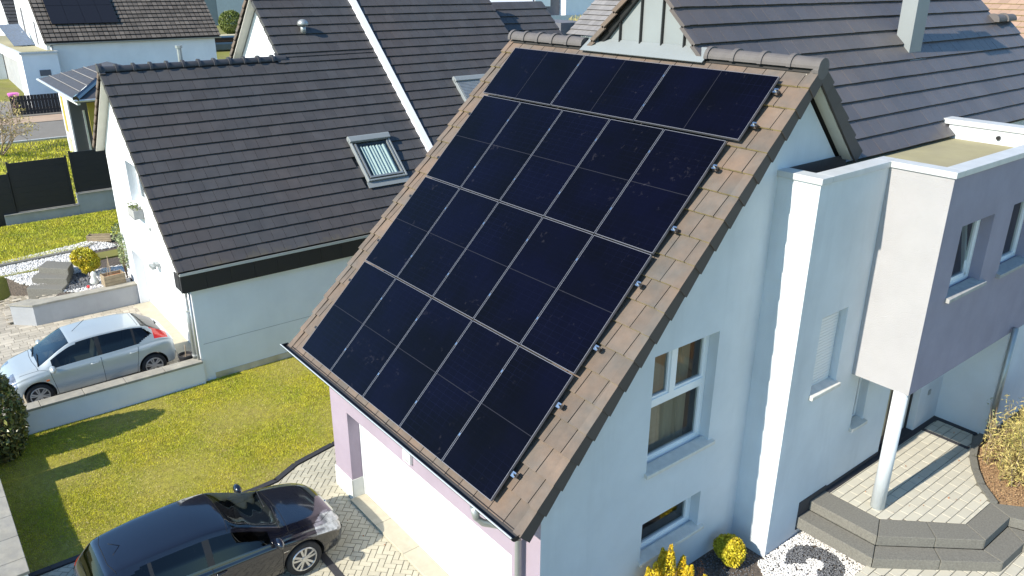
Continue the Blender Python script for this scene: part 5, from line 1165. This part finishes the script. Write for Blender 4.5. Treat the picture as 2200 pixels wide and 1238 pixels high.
# ------------------------------------------------------------------ near planting
def conifer(name, c, h, rad, n, m, label, seed, spires=16):
    t = thing(name, label, 'shrub', c); g = np.random.RandomState(seed); pts = []
    for k in range(spires):
        a = g.uniform(0, 6.28); rr_ = rad*math.sqrt(g.uniform(0, 1))*(k > 0); hh = h*(1-.5*rr_/rad)*g.uniform(.85, 1.05)+(.08 if k == 0 else 0); bx, by = c[0]+rr_*math.cos(a), c[1]+rr_*math.sin(a)
        m_ = n//spires; z = g.uniform(0, 1, m_)**.8; wd = .12*(1-z)**.7+.008; b = g.uniform(0, 6.28, m_); lean = .12*rr_/rad
        pts.append(np.stack([bx+wd*np.cos(b)+z*lean*math.cos(a), by+wd*np.sin(b)+z*lean*math.sin(a), c[2]+z*hh], 1))
    leaves('foliage', np.concatenate(pts), .042, m, t, .4, seed, 1.2); shrub_wood(t, c, [(c[0]+x, c[1]+y, c[2]+h*.6) for x, y in ((0, 0), (.1, .05), (-.08, .1), (.05, -.12))], .015)
    return t
conifer('golden_conifer', (5.93, 2.62, -2.62), 1.12, .40, 18000, 'leaf_gold', 'feathery bright yellow conifer below the low gable window', 3, 22)
t = clump('golden_shrub', (5.93, 4.04, -2.36), (.24, .24, .25), 5200, .046, 'leaf_yellow', 'rounded yellow green shrub in the corner by the tower', 'shrub', 17, asp=.55, shell=.66, lumps=26, noise=.28, up=.5); shrub_wood(t, (5.9, 3.95, -2.6), [(5.9, 3.95, -2.3), (5.8, 4.0, -2.25), (6.0, 3.9, -2.25)], .012)
for i, (x, y, h, lb) in enumerate(((5.95, 3.36, .30, 'rusty dried flower stalk between the two yellow shrubs'), (6.02, 3.18, .24, 'lower reddish dried plant nearer the feathery conifer'))):
    t = thing('dry_plant', lb, 'plant', (x, y, -2.58)); tips = [(x+rng.uniform(-.07, .07), y+rng.uniform(-.07, .07), -2.58+h*rng.uniform(.7, 1)) for _ in range(6)]
    shrub_wood(t, (x, y, -2.58), tips, .006, 'twig'); leaves('dry_flowers', [tuple(Vector(q)+Vector((rng.gauss(0, .018), rng.gauss(0, .018), rng.gauss(0, .02)))) for q in tips for _ in range(14)], .022, 'leaf_red', t, .6, i)
t = clump('laurel_bush', (-5.0, -4.18, -2.10), (.50, .52, 1.0), 4600, .11, 'leaf_dark', 'dark glossy evergreen bush at the left edge by the white wall', 'shrub', 23, asp=.5, shell=.6, lumps=14, noise=.2); shrub_wood(t, (-5.0, -4.1, -3.0), [(-5.0, -4.1, -2.0), (-4.8, -4.0, -1.9), (-5.2, -4.2, -1.9), (-4.9, -4.3, -1.8)], .03)
# bamboo clump
bb = thing('bamboo', 'tall dry yellow bamboo clump in the mulch bed beside the patio', 'bamboo', (8.1, 9.4, -2.05)); g = np.random.RandomState(5); mb = MB(); LP = []
for k in range(150):
    x, y = 8.35+g.normal(0, .38), 9.45+g.normal(0, .45); 
    if x < 7.45: x = 7.45+abs(g.normal(0, .15))
    h = g.uniform(.55, 1.35); lx, ly = g.normal(0, .16), g.normal(0, .16); b = Vector((x, y, -2.05)); e = b+Vector((lx*h, ly*h, h)); mid = b.lerp(e, .5)+Vector((-lx*.1, -ly*.1, .03))
    mb.tube([b, mid, e], [.007, .005, .002], 4, cap=False)
    for q in np.linspace(.12, 1, 22): p = b.lerp(e, q); LP += [tuple(p+Vector(g.normal(0, .055, 3))) for _ in range(8)]
mb.obj('canes', 'twig', bb); leaves('leaves', LP, .085, 'reed', bb, .16, 6, up=.35)
bs = thing('bare_twig', 'sparse dark leafed twig standing against the porch wall', 'plant', (7.3, 9.6, -2)); tips = [(7.2+rng.uniform(-.22, .25), 9.62+rng.uniform(-.1, .1), -2+rng.uniform(.5, 1.0)) for _ in range(9)]
shrub_wood(bs, (7.35, 9.6, -2.03), tips, .008, 'twig'); leaves('leaves', [tuple(Vector((7.35, 9.6, -2)).lerp(Vector(q), rng.uniform(.4, 1))+Vector((rng.gauss(0, .03), rng.gauss(0, .03), rng.gauss(0, .03)))) for q in tips for _ in range(9)], .06, 'leaf_pale', bs, .25, 8)

g = np.random.RandomState(44); LV = [(g.uniform(6.4, 8.0), g.uniform(6.2, 9.7), -1.985) for _ in range(26)]; LV = [q for q in LV if inpoly(q[0], q[1], patioP)]
LV += [(g.uniform(-.7, 4), g.uniform(-3.5, .4), -2.985) for _ in range(60)]
o = leaves('fallen_leaves', LV, .035, 'leaf_red', None, .6, 9); o['kind'] = 'stuff'; tag(o, 'a few dry brown leaves blown over the driveway and patio paving', 'leaves')

# ------------------------------------------------------------------ cars (local frame: +Y forward, z up from the road)
def pchip(xs, ys, x):
    n = len(xs); h = [xs[i+1]-xs[i] for i in range(n-1)]; d = [(ys[i+1]-ys[i])/h[i] for i in range(n-1)]; m = [d[0]]+[0.0]*(n-2)+[d[-1]]
    for i in range(1, n-1):
        if d[i-1]*d[i] > 0: w1, w2 = 2*h[i]+h[i-1], h[i]+2*h[i-1]; m[i] = (w1+w2)/(w1/d[i-1]+w2/d[i])
    i = max(0, min(n-2, max(k for k in range(n) if xs[k] <= x) if x >= xs[0] else 0)); t = (x-xs[i])/h[i]; t = max(0, min(1, t))
    return (2*t**3-3*t*t+1)*ys[i]+(t**3-2*t*t+t)*h[i]*m[i]+(-2*t**3+3*t*t)*ys[i+1]+(t**3-t*t)*h[i]*m[i+1]

def make_car(name, label, T, spec, paint, loc, rz, sc_):
    root = bpy.data.objects.new(name, None); COL.objects.link(root); root.location = loc; root.rotation_euler = (0, 0, rz); root.scale = (sc_,)*3; tag(root, label, 'car')
    def part(nm, mbx, m, parent=root, smooth=True, bevel=0):
        o = mbx.obj(nm, m, None, smooth=smooth, bevel=bevel); o.parent = parent; return o
    T = sorted(T); ys = [t[0] for t in T]; col = lambda k: [t[k] for t in T]
    C = [col(k) for k in range(1, 9)]   # zb w wb zbelt wr zr zt(center) bulge
    def ring(y):
        zb, w_, wb, zbelt, wr, zr, zt, sh = [pchip(ys, c, y) for c in C]
        kp = [(0, zb), (w_*.82, zb), (w_*.95, zb+.05), (w_*.995, zb+.22), (w_, (zb+zbelt)/2+sh), (w_*.985, zbelt-.12), (wb+.012, zbelt-.035), (wb, zbelt), (wb+(wr-wb)*.5+.02, (zbelt+zr)/2), (wr, zr), (wr*.90, zr+.62*(zt-zr)), (wr*.5, zt-.10*(zt-zr)), (0, zt)]
        out = []; seg = [2, 2, 4, 5, 5, 4, 2, 7, 7, 4, 6, 7]
        for i in range(len(kp)-1):
            p0 = kp[max(i-1, 0)]; p1 = kp[i]; p2 = kp[i+1]; p3 = kp[min(i+2, len(kp)-1)]
            if i == 0 : p0 = (-kp[1][0], kp[1][1])
            if i+2 > len(kp)-1: p3 = (-kp[-2][0], kp[-2][1])
            for k in range(seg[i]):
                t = k/seg[i]; lin = i in (0, 1, 2, 6, 7, 8)
                if lin: q = (p1[0]+(p2[0]-p1[0])*t, p1[1]+(p2[1]-p1[1])*t)
                else: q = tuple(.5*((2*p1[j])+(-p0[j]+p2[j])*t+(2*p0[j]-5*p1[j]+4*p2[j]-p3[j])*t*t+(-p0[j]+3*p1[j]-3*p2[j]+p3[j])*t**3) for j in (0, 1))
                out.append((max(q[0], 0), q[1], i+t))
        out.append((0, kp[-1][1], len(kp)-1)); return out
    NS = 150; Ys = [ys[0]+(ys[-1]-ys[0])*i/NS for i in range(NS+1)]
    rings = [ring(y) for y in Ys]; n = len(rings[0]); vs = []; fs = []; mi = []
    for y, r_ in zip(Ys, rings): vs += [(x, y, z) for x, z, q in r_]+[(-x, y, z) for x, z, q in r_[1:-1]][::-1]
    m_ = 2*n-2
    def mid(i, k):
        a = i*m_+k; b = i*m_+(k+1) % m_; c = a+m_; d = b+m_; return tuple(sum(vs[j][t] for j in (a, b, c, d))/4 for t in range(3))
    for i in range(NS):
        for k in range(m_):
            fs.append((i*m_+k, i*m_+(k+1) % m_, (i+1)*m_+(k+1) % m_, (i+1)*m_+k)); kk = k if k < n-1 else m_-1-k; q = rings[i][kk][2]+.01; c = mid(i, k); mi.append(spec['mat'](c[0], c[1], c[2], q, k >= n-1))
    fs.append(tuple(range(m_-1, -1, -1))); mi.append(0); fs.append(tuple(NS*m_+k for k in range(m_))); mi.append(0)
    mats = [paint, 'car_glass', 'car_glass_dark', 'trim', 'lamp_clear', 'red_lamp', 'trim', 'trim']
    b = MB(); b.mesh(vs, fs, mi); full = b.obj('body', mats+['seam'], None, smooth=True)
    # wheel arches
    for y in spec['axles']:
        cb = MB(); cb.tube([(-1.2, y, spec['rw']+.015), (1.2, y, spec['rw']+.015)], spec['rw']+.055, 40); cut = cb.obj('cutter', 'seam', None)
        md = full.modifiers.new('b', 'BOOLEAN'); md.operation = 'DIFFERENCE'; md.object = cut; md.solver = 'EXACT'; dg = bpy.context.evaluated_depsgraph_get(); me = bpy.data.meshes.new_from_object(full.evaluated_get(dg)); full.modifiers.clear(); full.data = me; bpy.data.objects.remove(cut)
    names = {1: 'windscreen', 2: 'side_window', 3: 'trim_strip', 4: 'headlight', 5: 'tail_light', 6: 'grille', 7: 'rear_window'}
    src = full.data
    nm_ = len(src.materials)
    for idx, nm in names.items():
        bm = bmesh.new(); bm.from_mesh(src); kill = [f for f in bm.faces if f.material_index != idx]; bmesh.ops.delete(bm, geom=kill, context='FACES')
        if len(bm.faces) == 0: bm.free(); continue
        def emit(bmx, nmx):
            me = bpy.data.meshes.new(nmx); bmx.to_mesh(me); me.materials.clear(); me.materials.append(M['car_glass'] if idx == 1 else M['car_glass_dark'] if idx in (2, 7) else M[mats[idx]]); me.polygons.foreach_set('material_index', [0]*len(me.polygons)); o = bpy.data.objects.new(nmx, me); COL.objects.link(o); o.parent = root
        if idx in (2, 3, 4, 5):    # left and right (and front/rear panes) as pieces of their own
            for sgn in (1, -1):
                for (ya, yb) in (spec['split'] if idx == 2 else [(-9, -.6), (-.6, 9)] if idx == 3 else [(-9, 9)]):
                    b2 = bm.copy(); bmesh.ops.delete(b2, geom=[f for f in b2.faces if f.calc_center_median().x*sgn < 0 or not (ya <= f.calc_center_median().y < yb)], context='FACES')
                    if len(b2.faces): emit(b2, nm)
                    b2.free()
        else: emit(bm, nm)
        bm.free()
    bm = bmesh.new(); bm.from_mesh(src); bmesh.ops.delete(bm, geom=[f for f in bm.faces if f.material_index in names], context='FACES'); bm.to_mesh(src); bm.free(); full.parent = root
    def sx(y, z):
        r_ = ring(y); best = min((abs(q[1]-z), q[0]) for q in r_[4:38]); lo = [q for q in r_ if q[1] <= z][-1:]
        for a, c in zip(r_[3:], r_[4:]):
            if a[1] <= z <= c[1]: t = (z-a[1])/(c[1]-a[1]+1e-9); return a[0]+(c[0]-a[0])*t
        return best[1]
    def tz_(x, y):
        r_ = ring(y)
        for a, c in zip(r_[::-1], r_[::-1][1:]):
            if a[0] <= x <= c[0]: t = (x-a[0])/(c[0]-a[0]+1e-9); return a[1]+(c[1]-a[1])*t
        return r_[-1][1]
    sm = MB()   # door shut lines
    for L_ in spec['seams']:
        for s in (1, -1):
            P = []
            for (y0, z0), (y1, z1) in zip(L_, L_[1:]):
                for k in range(10): y, z = y0+(y1-y0)*k/10, z0+(z1-z0)*k/10; P.append((s*(sx(y, z)+.0005), y, z))
            P.append((s*(sx(*L_[-1])+.0005), L_[-1][0], L_[-1][1])); sm.tube(P, .0045, 4)
    for L_ in spec['top_seams']:
        P = []
        for (x0, y0), (x1, y1) in zip(L_, L_[1:]):
            for k in range(12): x, y = x0+(x1-x0)*k/12, y0+(y1-y0)*k/12; P.append((x, y, tz_(abs(x), y)+.0005))
        sm.tube(P, .0045, 4)
    part('panel_gap', sm, 'seam', full)
    for s in (1, -1):
        for (y, z) in spec['handles']:
            h = MB(); x = sx(y, z); h.tube([(s*(x+.0), y-.09, z), (s*(x+.03), y-.06, z), (s*(x+.03), y+.06, z), (s*(x+.0), y+.09, z)], .013, 6); part('door_handle', h, spec.get('hm', paint), full)
        m = MB(); y, z = spec['mirror']; x = sx(y, z)
        cc = Vector((s*(x+.14), y+.02, z+.04)); N_ = 12; V = []; F = []
        for i in range(9):
            a = -math.pi/2+math.pi*i/8
            for k in range(N_): t = 2*math.pi*k/N_; V.append((cc.x+(.135)*math.sin(a)*s, cc.y+.075*math.cos(a)*math.cos(t), cc.z+.09*math.cos(a)*math.sin(t)))
        for i in range(8):
            for k in range(N_): F.append((i*N_+k, i*N_+(k+1) % N_, (i+1)*N_+(k+1) % N_, (i+1)*N_+k))
        m.mesh(V, F); m.tube([(s*(x-.02), y, z), (s*(x+.06), y+.01, z+.02)], .022, 6); part('wing_mirror', m, spec.get('mm', paint), root)
    for y in spec['axles']:
        for s in (1, -1):
            xo = spec['tx']; r_ = spec['rw']; rr_ = r_*.68
            w = MB(); prof = [(rr_, -.09), (r_*.93, -.10), (r_, -.075), (r_, .075), (r_*.93, .10), (rr_+.01, .09)]; N_ = 40; V = []; F = []
            for (ra, xx) in prof:
                for k in range(N_): a = 2*math.pi*k/N_; V.append((s*(xo-.1+xx), y+ra*math.cos(a), r_+ra*math.sin(a)))
            for i in range(len(prof)-1):
                for k in range(N_): F.append((i*N_+k, i*N_+(k+1) % N_, (i+1)*N_+(k+1) % N_, (i+1)*N_+k))
            w.mesh(V, F); wh = part('wheel', w, 'black_rubber')
            q = MB(); q.tube([(s*(xo-.08), y, r_), (s*(xo-.03), y, r_)], rr_*1.0, 32); part('brake_disc', q, 'hub_dark', wh, False)
            q = MB(); V = []; F = []
            for (ra, xx) in ((rr_+.012, .0), (rr_+.004, .012), (rr_*.93, .012), (rr_*.91, -.02)):
                for k in range(N_): a = 2*math.pi*k/N_; V.append((s*(xo-.012+xx), y+ra*math.cos(a), r_+ra*math.sin(a)))
            for i in range(3):
                for k in range(N_): F.append((i*N_+k, i*N_+(k+1) % N_, (i+1)*N_+(k+1) % N_, (i+1)*N_+k))
            q.mesh(V, F); ns = spec['spokes']
            for k in range(ns):
                a = 2*math.pi*k/ns+.3; d = Vector((0, math.cos(a), math.sin(a))); p_ = Vector((0, -math.sin(a), math.cos(a))); c0 = Vector((s*(xo-.012), y, r_)); wid = spec['spw']
                for sd_ in ((-1, 1) if spec.get('twin') else (0,)):
                    b0, b1 = c0+d*.04+p_*sd_*.012, c0+d*rr_*.93+p_*sd_*spec.get('fan', 0); w0, w1 = wid*.8, wid
                    q.mesh([b0-p_*w0, b0+p_*w0, b1+p_*w1, b1-p_*w1]+[v+Vector((-s*.025, 0, 0)) for v in (b0-p_*w0, b0+p_*w0, b1+p_*w1, b1-p_*w1)], [(0,1,2,3),(0,4,5,1),(1,5,6,2),(2,6,7,3),(3,7,4,0)])
            q.tube([(s*(xo-.03), y, r_), (s*(xo-.003), y, r_)], .045, 16); part('rim', q, 'alloy', wh, False)
    # cabin
    fl = MB(); y0, y1, wx, zt0 = spec['cabin']; fl.box((-wx, y0, .22), (wx, y1, .34)); fl.box((-wx, y1-.30, .34), (wx, y1+.22, zt0-.06)); fl.box((-wx, y0, .34), (wx, y0+.25, zt0-.05)); part('cabin_floor', fl, 'cabin', root, False)
    for xx in (-.36, .36):
        st = MB(); yb = spec['seat_y']; st.box((xx-.22, yb-.1, .36), (xx+.22, yb+.42, .50)); st.obox((xx, yb-.08, .48), X, Vector((0, -.25, 1)).normalized(), Vector((0, 1, .25)).normalized(), -.21, .21, 0, .52, -.05, .08); st.obox((xx, yb-.23, 1.02), X, Vector((0, -.2, 1)).normalized(), Vector((0, 1, .2)).normalized(), -.12, .12, 0, .17, -.03, .06); part('seat', st, spec['seat'], root, False, .03)
    st = MB(); yb = spec['seat_y']-.85; st.box((-.6, yb-.1, .36), (.6, yb+.35, .52)); st.obox((0, yb-.08, .5), X, Vector((0, -.25, 1)).normalized(), Vector((0, 1, .25)).normalized(), -.6, .6, 0, .52, -.05, .08); part('rear_bench', st, spec['seat'], root, False, .03)
    sw = MB(); c = Vector((-.36, spec['seat_y']+.62, .80)); sw.tube([c+Vector((.18*math.cos(a), .18*math.sin(a)*-.42, .18*math.sin(a)*.9)) for a in [2*math.pi*k/24 for k in range(25)]], .013, 6); part('steering_wheel', sw, 'trim')
    wi = MB()
    for (a, b_) in spec['wipers']: 
        P = [(a[0]+(b_[0]-a[0])*k/8, a[1]+(b_[1]-a[1])*k/8) for k in range(9)]; wi.tube([(x, y, tz_(abs(x), y)+.018) for x, y in P], .010, 5)
    part('wiper', wi, 'trim')
    an = MB(); ax_, ay_ = spec['aerial']; z = tz_(0, ay_); l_ = spec['aerial_l']; an.tube([(0, ay_, z), (0, ay_-l_*.75*spec['ad'], z+l_*.55)], .006, 5); part('aerial', an, 'trim')
    return root, sx, tz_, part, full

#        y     zb    w    wb   zbelt  wr    zr    zt   sh
TF = [(-1.82, .30, .66, .60, .80, .50, .84, .85, 0), (-1.76, .24, .76, .68, .88, .54, .94, .96, 0), (-1.63, .22, .80, .72, .94, .55, 1.05, 1.08, 0), (-1.40, .20, .83, .745, .965, .555, 1.19, 1.24, .03), (-1.10, .19, .845, .765, .955, .56, 1.32, 1.38, .03),
      (-.70, .18, .85, .785, .935, .575, 1.375, 1.43, 0), (-.1, .17, .85, .80, .915, .59, 1.385, 1.445, 0), (.48, .17, .85, .80, .90, .60, 1.345, 1.41, 0), (.76, .17, .85, .80, .895, .61, 1.23, 1.29, 0), (1.04, .17, .85, .80, .89, .63, 1.07, 1.12, 0), (1.28, .17, .85, .79, .875, .645, .945, .985, 0),
      (1.48, .17, .845, .775, .845, .62, .905, .93, .02), (1.72, .18, .825, .745, .785, .57, .85, .87, .02), (1.90, .20, .77, .68, .71, .50, .775, .79, 0), (2.0, .24, .70, .60, .64, .42, .695, .705, 0), (2.07, .32, .60, .50, .57, .36, .60, .61, 0)]
def matF(x, y, z, q, left):
    ax = abs(x)
    if 9.0 < q and .53 < y < 1.26 and ax < .66: return 1 if q > 9.9 or True and q > 9.6 else 0
    if 7.15 < q < 8.9 and -1.36 < y < 1.0:
        if -.10 < y < .0 or -.92 < y < -.87: return 3
        top = 8.9; 
        if y > .4: return 2 if q < 8.75 else 0
        if y < -1.0 and (q-7.15) < (-(y+1.0))*3.0: return 0
        if y < -1.15 and (8.9-q) < (-(y+1.15))*4.0: return 0
        return 2
    if q > 9.6 and -1.58 < y < -1.12: return 7
    if 7.25 < q < 9.8 and -1.70 < y < -1.30: return 5
    if q > 4.7 and 1.78 < y < 2.02 and ax > .36 and z > .60: return 4
    if y > 2.02 and ax < .4 and z > .5: return 6
    return 0
specF = dict(mat=matF, axles=(-1.23, 1.385), rw=.305, tx=.835, split=[(-1.8, -.87), (-.87, 0), (0, 2)], seams=[[(-.05, .90), (-.07, .22)], [(1.08, .86), (1.02, .50), (.98, .22)], [(-.93, .92), (-.88, .60), (-.84, .45), (-.82, .24)], [(-.82, .24), (.98, .22)]],
             top_seams=[[(-.56, -1.06), (.56, -1.06)], [(-.80, 1.12), (-.72, 1.30), (-.2, 1.35), (.2, 1.35), (.72, 1.30), (.80, 1.12)], [(-.72, 1.30), (-.62, 1.74)], [(.72, 1.30), (.62, 1.74)]],
             handles=[(.10, .80), (-.80, .82)], mirror=(1.0, .90), spokes=6, spw=.017, twin=True, fan=.028, cabin=(-1.2, 1.1, .68, .86), seat_y=0, seat='seat_cloth', wipers=[((-.62, 1.28), (.02, 1.2)), ((.05, 1.30), (.60, 1.2))], aerial=(0, .35), aerial_l=.42, ad=1, hm='car_silver')
carF, sxF, tzF, partF, fullF = make_car('silver_hatchback', 'silver hatchback parked in front of the neighbour garage', TF, specF, 'car_silver', (-6.86, -2.10, -2.75), math.pi, .88)
for s in (1, -1): m = MB(); y, z = 1.16, .66; x = sxF(y, z); m.box((min(s*x, s*(x+.012)), y-.035, z-.02), (max(s*x, s*(x+.012)), y+.035, z+.02)); partF('indicator', m, 'amber', fullF, False)
m = MB(); m.tube([(-.68, -1.81, .50), (0, -1.87, .51), (.68, -1.81, .50)], .03, 6); partF('bumper_strip', m, 'car_silver', fullF)
m = MB(); m.tube([(0, -1.60, 1.12), (.28, -1.62, 1.08)], .014, 5); partF('rear_wiper', m, 'trim')

TM = [(-2.18, .34, .68, .60, .86, .48, .93, .94, 0), (-2.10, .26, .80, .70, .93, .54, 1.03, 1.05, 0), (-1.95, .22, .86, .76, .97, .56, 1.17, 1.22, 0), (-1.78, .20, .88, .78, .99, .565, 1.28, 1.355, .02), (-1.5, .18, .895, .80, .98, .575, 1.325, 1.395, .03),
      (-1.0, .17, .90, .82, .955, .595, 1.36, 1.435, 0), (-.3, .16, .90, .835, .925, .615, 1.375, 1.45, 0), (.15, .16, .90, .84, .91, .625, 1.335, 1.41, 0), (.5, .16, .90, .84, .90, .64, 1.20, 1.27, 0), (.8, .16, .90, .835, .89, .66, 1.06, 1.12, 0), (1.12, .16, .90, .825, .875, .68, .945, .99, 0),
      (1.4, .17, .895, .81, .85, .66, .905, .945, .02), (1.7, .18, .88, .78, .80, .61, .86, .89, .02), (1.95, .20, .83, .72, .735, .54, .79, .815, 0), (2.08, .22, .76, .64, .67, .46, .72, .735, 0), (2.17, .28, .64, .54, .60, .38, .64, .65, 0)]
TM = [(t[0]*.9 if t[0] < 0 else t[0],)+t[1:] for t in TM]
def matM(x, y, z, q, left):
    ax = abs(x); y = y/.9 if y < 0 else y
    if 9.6 < q and .22 < y < 1.10: return 1
    if 7.15 < q < 8.85 and -1.62 < y < .80:
        if -.28 < y < -.16 or -1.20 < y < -1.14: return 3
        if y < -1.25 and (q-7.15) < (-(y+1.25))*3.2: return 0
        if y < -1.25 and (8.85-q) < (-(y+1.25))*1.6: return 0
        return 2
    if q > 9.9 and -2.07 < y < -1.83: return 7
    if 5.5 < q < 8.6 and -2.16 < y < -1.93 and ax > .5: return 5
    if z > .60 and q > 4.9 and ax > .44-.2*(y-1.9) and 1.60+.0*ax < y < 2.10 and ax-.36 > (2.0-y)*.95: return 4
    if y > 2.06 and ax < .5 and .34 < z < .52: return 6
    return 0
specM = dict(mat=matM, axles=(-1.21, 1.315), rw=.325, tx=.885, split=[(-1.8, -1.03), (-1.03, -.16), (-.16, 2)], seams=[[(-.20, .91), (-.22, .22)], [(.92, .86), (.95, .60), (.90, .22)], [(-1.08, .93), (-.95, .62), (-.83, .45), (-.77, .24)], [(-.77, .24), (.90, .22)]],
             top_seams=[[(-.58, -1.50), (-.3, -1.57), (.3, -1.57), (.58, -1.50)], [(-.82, 1.0), (-.74, 1.14), (-.2, 1.20), (.2, 1.20), (.74, 1.14), (.82, 1.0)], [(-.76, 1.14), (-.70, 1.75), (-.45, 2.05)], [(.76, 1.14), (.70, 1.75), (.45, 2.05)], [(-.66, .16), (-.3, .23), (.3, .23), (.66, .16)]],
             handles=[(-.08, .80), (-.92, .83)], mirror=(.86, .90), mm='car_black', spokes=5, spw=.022, twin=True, fan=.045, cabin=(-1.45, 1.0, .72, .86), seat_y=-.15, seat='cabin', wipers=[((-.70, 1.12), (.0, 1.02)), ((.0, 1.14), (.66, 1.02))], aerial=(0, -1.32), aerial_l=.20, ad=1)
carM, sxM, tzM, partM, fullM = make_car('black_hatchback', 'shiny black hatchback parked nose first at the garage door', TM, specM, 'car_black', (.93, -2.17, -2.995), 0, .895)
for s in (1, -1):
    m = MB(); y, z = .98, .66; x = sxM(y, z); m.box((min(s*x, s*(x+.004)), y-.02, z-.006), (max(s*x, s*(x+.004)), y+.08, z+.006)); partM('side_badge', m, 'chrome', fullM, False)
m = MB(); c = Vector((0, 2.155, .60)); m.tube([c+Vector((0, 0, .085)), c+Vector((.05, .01, 0)), c+Vector((0, .01, -.085)), c+Vector((-.05, .01, 0)), c+Vector((0, 0, .085))], .010, 5); partM('badge', m, 'chrome', fullM)
